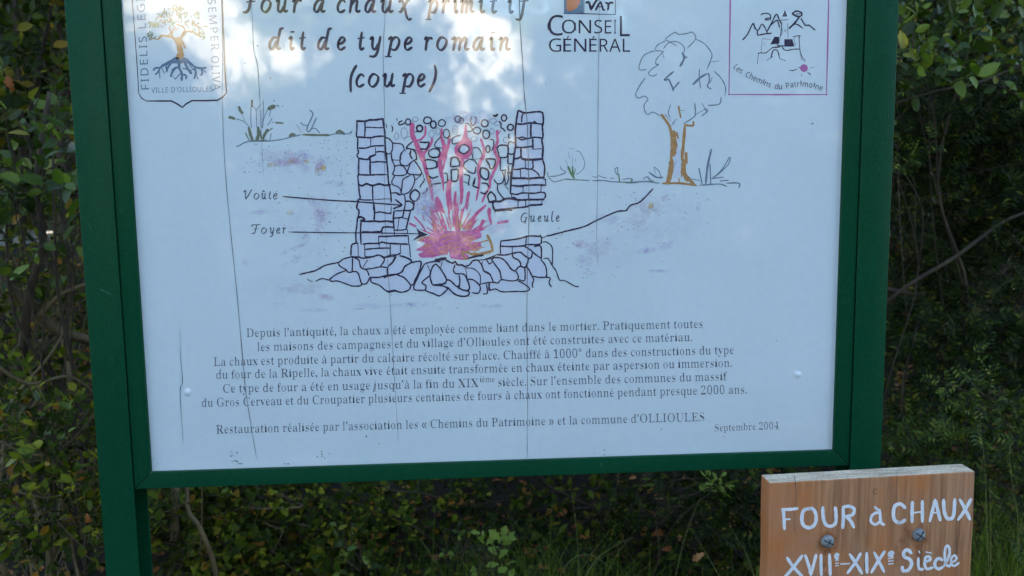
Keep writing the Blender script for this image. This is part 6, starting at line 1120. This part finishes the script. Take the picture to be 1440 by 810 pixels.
# ================================================================ TREES
def tree(name, label, base, h, crown, kind, mat, size, ntw, nl, seed, tr=.09, group=None, lean=(0, 0), bare=.3):
    rng = np.random.default_rng(seed); rs_ = random.Random(seed); bz = float(gz(*base))
    t = tag(empty(name, (base[0], base[1], bz)), label, 'tree', group)
    top = np.array([base[0]+lean[0], base[1]+lean[1], bz+h*.86])
    b0 = np.array([base[0], base[1], bz-.15])
    P_ = crom([b0, b0+(top-b0)*.3+[rs_.uniform(-.2, .2), rs_.uniform(-.2, .2), 0], b0+(top-b0)*.65+[rs_.uniform(-.25, .25), rs_.uniform(-.2, .2), 0], top], 5)
    n = len(P_); rr = [tr*(1.25 if i == 0 else 1)*(1-.8*i/(n-1)) for i in range(n)]
    tk = link('trunk', mesh('trunk', *tube(P_, rr, 10), True), M['bark'], t)
    cl_ = []
    nb = 9
    for k in range(nb):
        f = bare+(1-bare)*k/nb; j = int(f*(n-1)); a = P_[j]; ang = k*2.4+rs_.random(); L_ = crown*(1-.45*f)*rs_.uniform(.7, 1.05)
        e_ = a+np.array([math.cos(ang)*L_, math.sin(ang)*L_, L_*.45]); m_ = (a+e_)/2+[0, 0, -.05*L_]
        link('limb', mesh('limb', *tube(crom([a, m_, e_], 5), [max(rr[j]*.55*(1-.75*u/10), .008) for u in range(11)], 6), True), M['bark'], tk)
        cl_.append((*e_, L_*.55)); cl_.append((*((m_+e_)/2), L_*.5))
    cl_.append((*top, crown*.5)); cl_ = np.array(cl_)
    ci = rng.integers(0, len(cl_), ntw); q = norm(rng.normal(0, 1, (ntw, 3)))*rng.random((ntw, 1))**(1/2.2)
    o = cl_[ci, :3]+q*cl_[ci, 3:4]*[1, 1, .8]
    d = norm(q+rng.normal(0, .5, (ntw, 3))); L = size*4*(.6+.8*rng.random(ntw))
    p, x, y, z, s = twig_leaves(rng, o, d, L, nl, size, up=.4)
    tw = link('twigs', twig_mesh('twigs', o, o+d*L[:, None], np.full(ntw, .004)), M['bark'], t); tw['kind'] = 'stuff'
    cr_ = link('crown', leafmesh('crown', kind, p, x, y, z, s), mat, t); cr_['kind'] = 'stuff'
    return t
G2 = 'tall trees added behind the bank to block the sun'
for i, (x, y, h, c) in enumerate(((-5.2, 7.0, 8.6, 2.9), (-2.4, 5.6, 7.8, 2.5), (.3, 5.4, 8.8, 2.6), (2.9, 5.7, 12.2, 2.7), (5.7, 6.8, 12.8, 3.0), (-.9, 8.2, 9.6, 3.0), (1.8, 8.4, 14.0, 3.1), (4.4, 9.2, 15.0, 3.2), (-3.9, 9.6, 9.8, 3.1), (-7.5, 15.5, 11.0, 3.4), (-2.6, 16.0, 11.0, 3.4), (2.2, 16.5, 11.0, 3.4), (7.5, 16.0, 11.0, 3.4))):
    lab = ['holm oak added for shade far left beyond the stony track', 'tall holm oak added for shade behind the bushes left of the board', 'tall holm oak added for shade behind the middle of the board', 'tall holm oak added for shade behind the right post', 'holm oak added for shade far right beyond the lentisk',
           'taller holm oak added for shade in the back row, behind the left half of the board', 'taller holm oak added for shade in the back row, behind the right half of the board', 'taller holm oak added for shade at the right end of the back row', 'taller holm oak added for shade at the left end of the back row', 'holm oak added for shade at the foot of the added hill, far left', 'holm oak added for shade at the foot of the added hill, left of the middle', 'holm oak added for shade at the foot of the added hill, right of the middle', 'holm oak added for shade at the foot of the added hill, far right'][i]
    tree('shade_holm_oak', lab, (x, y), h, c, 'oval', FAR, .17, 1700, 8, 60+i, .15, G2, bare=.1)  # added trees, heights set to keep the sun off board and bushes
G3 = 'trees on the far side of the path'
for i, (x, y, h, c) in enumerate(((-6.9, -9.8, 5.4, 1.7), (-1.15, -10.2, 5.2, 1.2), (-4.2, -10.0, 4.6, 1.1), (3.0, -9.0, 6.6, 2.0), (6.4, -8.4, 7.0, 2.3), (-8.0, -8.0, 6.5, 2.2), (2.6, -13.5, 7.6, 2.4), (6.6, -13.5, 8.4, 2.6))):
    lab = ['oak left of the gap across the path from the board', 'small oak in front of the limestone outcrop', 'slender oak at the left side of the limestone outcrop', 'oak right of the gap across the path', 'rightmost oak across the path', 'leftmost oak across the path', 'oak further back in the gap across the path', 'tall oak furthest back on the right across the path'][i]
    tree('oak_tree', lab, (x, y), h, c, 'round', M['leaf_sunny'], .11, 900, 7, 80+i, .12, G3, bare=.25)
G4 = 'bushes added across the path to darken the panel reflection'
for i, (x, y, rz_) in enumerate(((-5.6, -6.4, 1.12), (-3.7, -6.0, 1.12), (-1.9, -6.5, 1.2), (-.1, -6.1, 1.4), (1.7, -6.4, 1.4), (3.5, -6.0, 1.6), (5.4, -6.5, 1.6))):
    lab = ['leftmost added bush across the path', 'second added bush from the left across the path', 'third added bush from the left across the path', 'middle added bush across the path, facing the board', 'third added bush from the right across the path', 'second added bush from the right across the path', 'rightmost added bush across the path'][i]
    shrub('holm_oak_shrub', lab, 'bush', (x, y), [(x, y, rz_, .98, .6, rz_-.08, 2)], 'oval', FAR, .10, 900, 8, 120+i, .26, G4, 4, .025, singles=0)  # unseen bushes added to keep the lower part of the panel reflection dark
# limestone across the path; the large rock is placed and widened to brighten the panel reflection
rng = np.random.default_rng(5)
def outcrop(name, label, cx_, cy_, rx, ry, rz, seed, nu=40, nv=20):
    rg = random.Random(seed); ph = [rg.uniform(0, 6) for _ in range(12)]; V = []; F = []
    for j in range(nv+1):
        th = math.pi*.5*j/nv
        for i in range(nu):
            a = 2*math.pi*i/nu
            k = 1+.13*math.sin(3*a+ph[0])+.09*math.sin(7*a+ph[1]+th*3)+.06*math.sin(13*a+ph[2]-th*7)+.05*math.sin(th*17+ph[3]+a*2)
            V.append((cx_+rx*k*math.cos(a)*math.cos(th)**.5, cy_+ry*k*math.sin(a)*math.cos(th)**.5, rz*math.sin(th)*(1+.1*math.sin(5*a+ph[4]))-.1))
    for j in range(nv):
        for i in range(nu): F.append((j*nu+i, j*nu+(i+1) % nu, (j+1)*nu+(i+1) % nu, (j+1)*nu+i))
    return tag(link(name, mesh(name, V, F, False), M['rock']), label, 'rock')
outcrop('limestone_outcrop', 'pale limestone outcrop behind the trees across the path', -2.4, -13.8, 4.6, 2.2, 5.0, 3)
outcrop('limestone_outcrop', 'smaller limestone outcrop at the right across the path', 3.4, -16, 3.5, 2, 3.2, 9)

# wooded hill added far behind the trees to block sky glimpses and low sun
hx, hy = np.linspace(-90, 90, 91), np.linspace(15, 75, 31)
hz = lambda x, y: 17*np.clip((y-15)/32, 0, 1)**.8*(1+.12*np.sin(x*.11)+.05*np.sin(x*.5+y*.3))*np.clip((95-np.abs(x))/30, 0, 1)+.5*np.sin(x*1.3)*np.sin(y*1.1)-.4
tag(link('blocking_hill', mesh_np('blocking_hill', *grid(hx, hy, hz), True), M['hill']), kind='structure')
# ================================================================ GROUND COVER, GRASS, DEAD LEAVES
def scatter(n, x0, x1, y0, y1, seed):
    rng = np.random.default_rng(seed); x = rng.uniform(x0, x1, n); y = rng.uniform(y0, y1, n); return rng, x, y
rng, x, y = scatter(34000, -3.2, 5.2, .35, 3.2, 7)
clump = np.sin(x*5.1+1)*np.sin(y*6.3)+.5*np.sin(x*13+y*9)
keep = clump > -.75; x, y, clump = x[keep], y[keep], clump[keep]; n = len(x)
z_ = gz(x, y)+.015+.13*rng.random(n)**1.6*(1+.6*clump)
d = norm(np.stack([rng.normal(0, 1, n), rng.normal(-.5, .8, n), rng.normal(0, .35, n)], 1)); nr = np.stack([rng.normal(0, .4, n), rng.normal(-.45, .4, n), np.ones(n)], 1)
X3, Y3, Z3 = frames(d, nr); s = .016+.018*rng.random(n)
h1 = rng.random(n) < .5
for kd, mk in (('ivy', h1), ('oval', ~h1)):
    tag(link('ground_cover' if kd == 'oval' else 'ivy', leafmesh('leaves', kd, np.stack([x, y, z_], 1)[mk], X3[mk], Y3[mk], Z3[mk], s[mk]), M['leaf_ivy'] if kd == 'oval' else M['leaf_oak']),
        'low green leaves covering the bank behind the board' if kd == 'oval' else 'dark ivy leaves creeping over the bank behind the board', 'ground cover', kind='stuff')
rng, x, y = scatter(8000, -3.5, 5.5, .3, 3.4, 8); n = len(x)
d = norm(np.stack([rng.normal(0, 1, n), rng.normal(0, 1, n), rng.normal(0, .15, n)], 1)); nr = np.stack([rng.normal(0, .3, n), rng.normal(0, .3, n), np.ones(n)], 1)
X3, Y3, Z3 = frames(d, nr)
tag(link('leaf_litter', leafmesh('litter', 'oak', np.stack([x, y, gz(x, y)+.008+.01*rng.random(n)], 1), X3, Y3, Z3, .03+.03*rng.random(n)), M['leaf_dry']), 'brown leaf litter lying on the bank between the ivy', 'leaf litter', kind='stuff')
# bare stalks and dry twigs lying across the bank
rng, x, y = scatter(420, -2.0, 2.8, .4, 2.6, 9); n = len(x); o = np.stack([x, y, gz(x, y)+.03+.12*rng.random(n)], 1)
d = norm(np.stack([rng.normal(0, 1, n), rng.normal(0, .6, n), rng.normal(.15, .45, n)], 1))
tag(link('dry_twigs', twig_mesh('dry_twigs', o, o+d*(.12+.35*rng.random(n))[:, None], .0008+.0012*rng.random(n)), M['pale_bark']), 'thin dry twigs scattered through the undergrowth', 'twigs', kind='stuff')
def blades(name, label, pts, h0, h1, w0, seed, seg=5, parent=None):
    rng = np.random.default_rng(seed); pts = np.asarray(pts); n = len(pts)
    h = rng.uniform(h0, h1, n); a = rng.uniform(0, 2*np.pi, n); bend = rng.uniform(.1, .75, n)*h
    dx, dy = np.cos(a), np.sin(a)*.8; V = []
    wa = rng.uniform(0, np.pi, n)
    for k in range(seg+1):
        t_ = k/seg; cx_ = pts[:, 0]+dx*bend*t_*t_; cy_ = pts[:, 1]+dy*bend*t_*t_; cz_ = pts[:, 2]+h*(t_-.28*t_**3*bend/h)
        w_ = w0*(1-t_**1.6)*.5+.0002
        V.append(np.stack([cx_-w_*np.cos(wa), cy_-w_*np.sin(wa), cz_], 1)); V.append(np.stack([cx_+w_*np.cos(wa), cy_+w_*np.sin(wa), cz_], 1))
    V = np.stack(V, 1).reshape(-1, 3); b = (np.arange(n)*2*(seg+1))[:, None, None]
    F = (np.array([(2*k, 2*k+1, 2*k+3, 2*k+2) for k in range(seg)])[None]+b).reshape(-1, 4)
    return tag(link(name, mesh_np(name, V, F), M['grass']), label, 'grass', kind='stuff')
def gp(n, u0, u1, y0, y1, seed):
    rng = np.random.default_rng(seed); y = rng.uniform(y0, y1, n); u = rng.normal((u0+u1)/2, (u1-u0)/3.2, n)
    x = np.array([at(a, 780, b)[0] for a, b in zip(u, y)]); return np.stack([x, y, gz(x, y)], 1)
blades('grass', 'green grass growing below the middle of the board', np.vstack([gp(2600, 540, 900, .5, 1.05, 1), gp(700, 880, 1070, .5, 1.0, 2)]), .18, .44, .003, 3)
blades('grass', 'long green grass right of the wooden sign', np.vstack([gp(900, 1350, 1490, .35, 1.0, 4)]), .25, .62, .004, 5)
blades('grass', 'thin grass at the foot of the left post', gp(160, -20, 330, .45, 1.0, 6), .12, .3, .003, 7)
blades('grass', 'arching pale grass under the bramble at the lower left edge', gp(110, -30, 150, .5, .9, 8), .2, .5, .0028, 9)
def stalk(label, pts, r, name='grass_stalk'):
    P_ = crom(pts, 6); n = len(P_)
    t = link(name, mesh(name, *tube(P_, [r*(1-.7*i/(n-1)) for i in range(n)], 4), True), M['straw']); return tag(t, label, 'grass stalk', 'long pale grass stalks')
m, t_, b = newmat('straw'); b.inputs['Base Color'].default_value = (.15, .17, .045, 1); b.inputs['Roughness'].default_value = .6; M['straw'] = m
for lab, P_, Y in (('long pale stalk bending right below the middle of the board', [(780, 830), (800, 790), (830, 780), (860, 800)], .62), ('tall upright pale stalk below the middle of the frame', [(815, 830), (812, 760), (805, 700), (801, 690)], .8),
                   ('slanting pale stalk under the lentisk, left of the wooden sign', [(950, 810), (962, 760), (976, 720), (985, 700)], .8), ('pale stalk leaning left beside the wooden sign', [(1020, 825), (1000, 790), (985, 765), (979, 755)], .75),
                   ('long drooping green stalk left of centre below the frame', [(820, 815), (840, 785), (870, 765), (890, 756)], .6), ('short stalk leaning towards the left side of the wooden sign', [(1062, 815), (1050, 780), (1038, 760), (1032, 750)], .7),
                   ('tall stalk right of the wooden sign, nearest to it', [(1392, 830), (1388, 740), (1385, 660), (1378, 590)], .6), ('tall stalk at the right edge of the picture', [(1428, 830), (1432, 740), (1420, 650), (1424, 600)], .7)):
    stalk(lab, [A3(u, v, Y) for u, v in P_], .0009)
dl = [((284, 779), .98, .036, 'large dried oak leaf low beside the curved stem under the left end of the frame'), ((530, 690), 1.35, .036, 'brown dried leaf just under the frame, left of the middle'), ((466, 739), 1.15, .030, 'dried leaf lying flat in the ivy mound'),
      ((455, 727), 1.18, .026, 'dried leaf standing upright beside the flat one in the ivy mound'), ((571, 685), 1.4, .026, 'small brown leaf right under the middle of the frame'), ((580, 726), 1.3, .022, 'tiny pale dried leaf below the middle of the frame'),
      ((504, 766), 1.1, .034, 'dried brown leaf low in the ivy, left of its pale neighbour'), ((530, 774), 1.08, .036, 'pale curled dried leaf low in the ivy'), ((790, 722), 1.35, .040, 'tan dried leaf in the dark undergrowth above the grass'),
      ((808, 740), 1.25, .030, 'tan dried leaf beside the tall upright stalk'), ((925, 750), 1.15, .044, 'large reddish dried leaf under the lentisk'), ((905, 747), 1.2, .034, 'reddish dried leaf left of the large one under the lentisk'),
      ((982, 783), .95, .040, 'flat tan dried leaf low between the stalks, left of the wooden sign'), ((937, 772), 1.05, .034, 'dark red dried leaf below the large one under the lentisk'), ((862, 748), 1.2, .030, 'small rusty leaf above the middle of the grass'),
      ((890, 671), 1.45, .028, 'orange brown leaf just under the frame, right half'), ((822, 754), 1.15, .034, 'grey brown dried leaf at the top of the grass'), ((125, 728), .55, .030, 'orange dried leaf against the left post near its foot'), ((14, 118), .9, .040, 'orange leaf caught in the branches at the upper left edge')]
for i, ((u, v), Y, s_, lab) in enumerate(dl):
    rs_ = random.Random(100+i); TV, TF = TPL['oak']; TV = TV.copy(); TV[:, 2] += .25*np.sin(TV[:, 1]*3)+.9*TV[:, 0]**2
    d = norm(np.array([rs_.gauss(0, 1), rs_.gauss(0, .3), rs_.gauss(0, .8)])); x_, y_, zz = frames(d[None], np.array([[rs_.gauss(0, .3), -1, .5]]))
    c = at(u, v, Y)-d*s_*.5
    me = mesh('dried_leaf', [c+s_*(q[0]*x_[0]+q[1]*y_[0]+q[2]*zz[0]) for q in TV], [tuple(int(k) for k in f) for f in TF], True)
    tag(link('dried_leaf', me, M['leaf_dry']), lab, 'dead leaf', 'dried leaves in the undergrowth')
# grass along the path in front
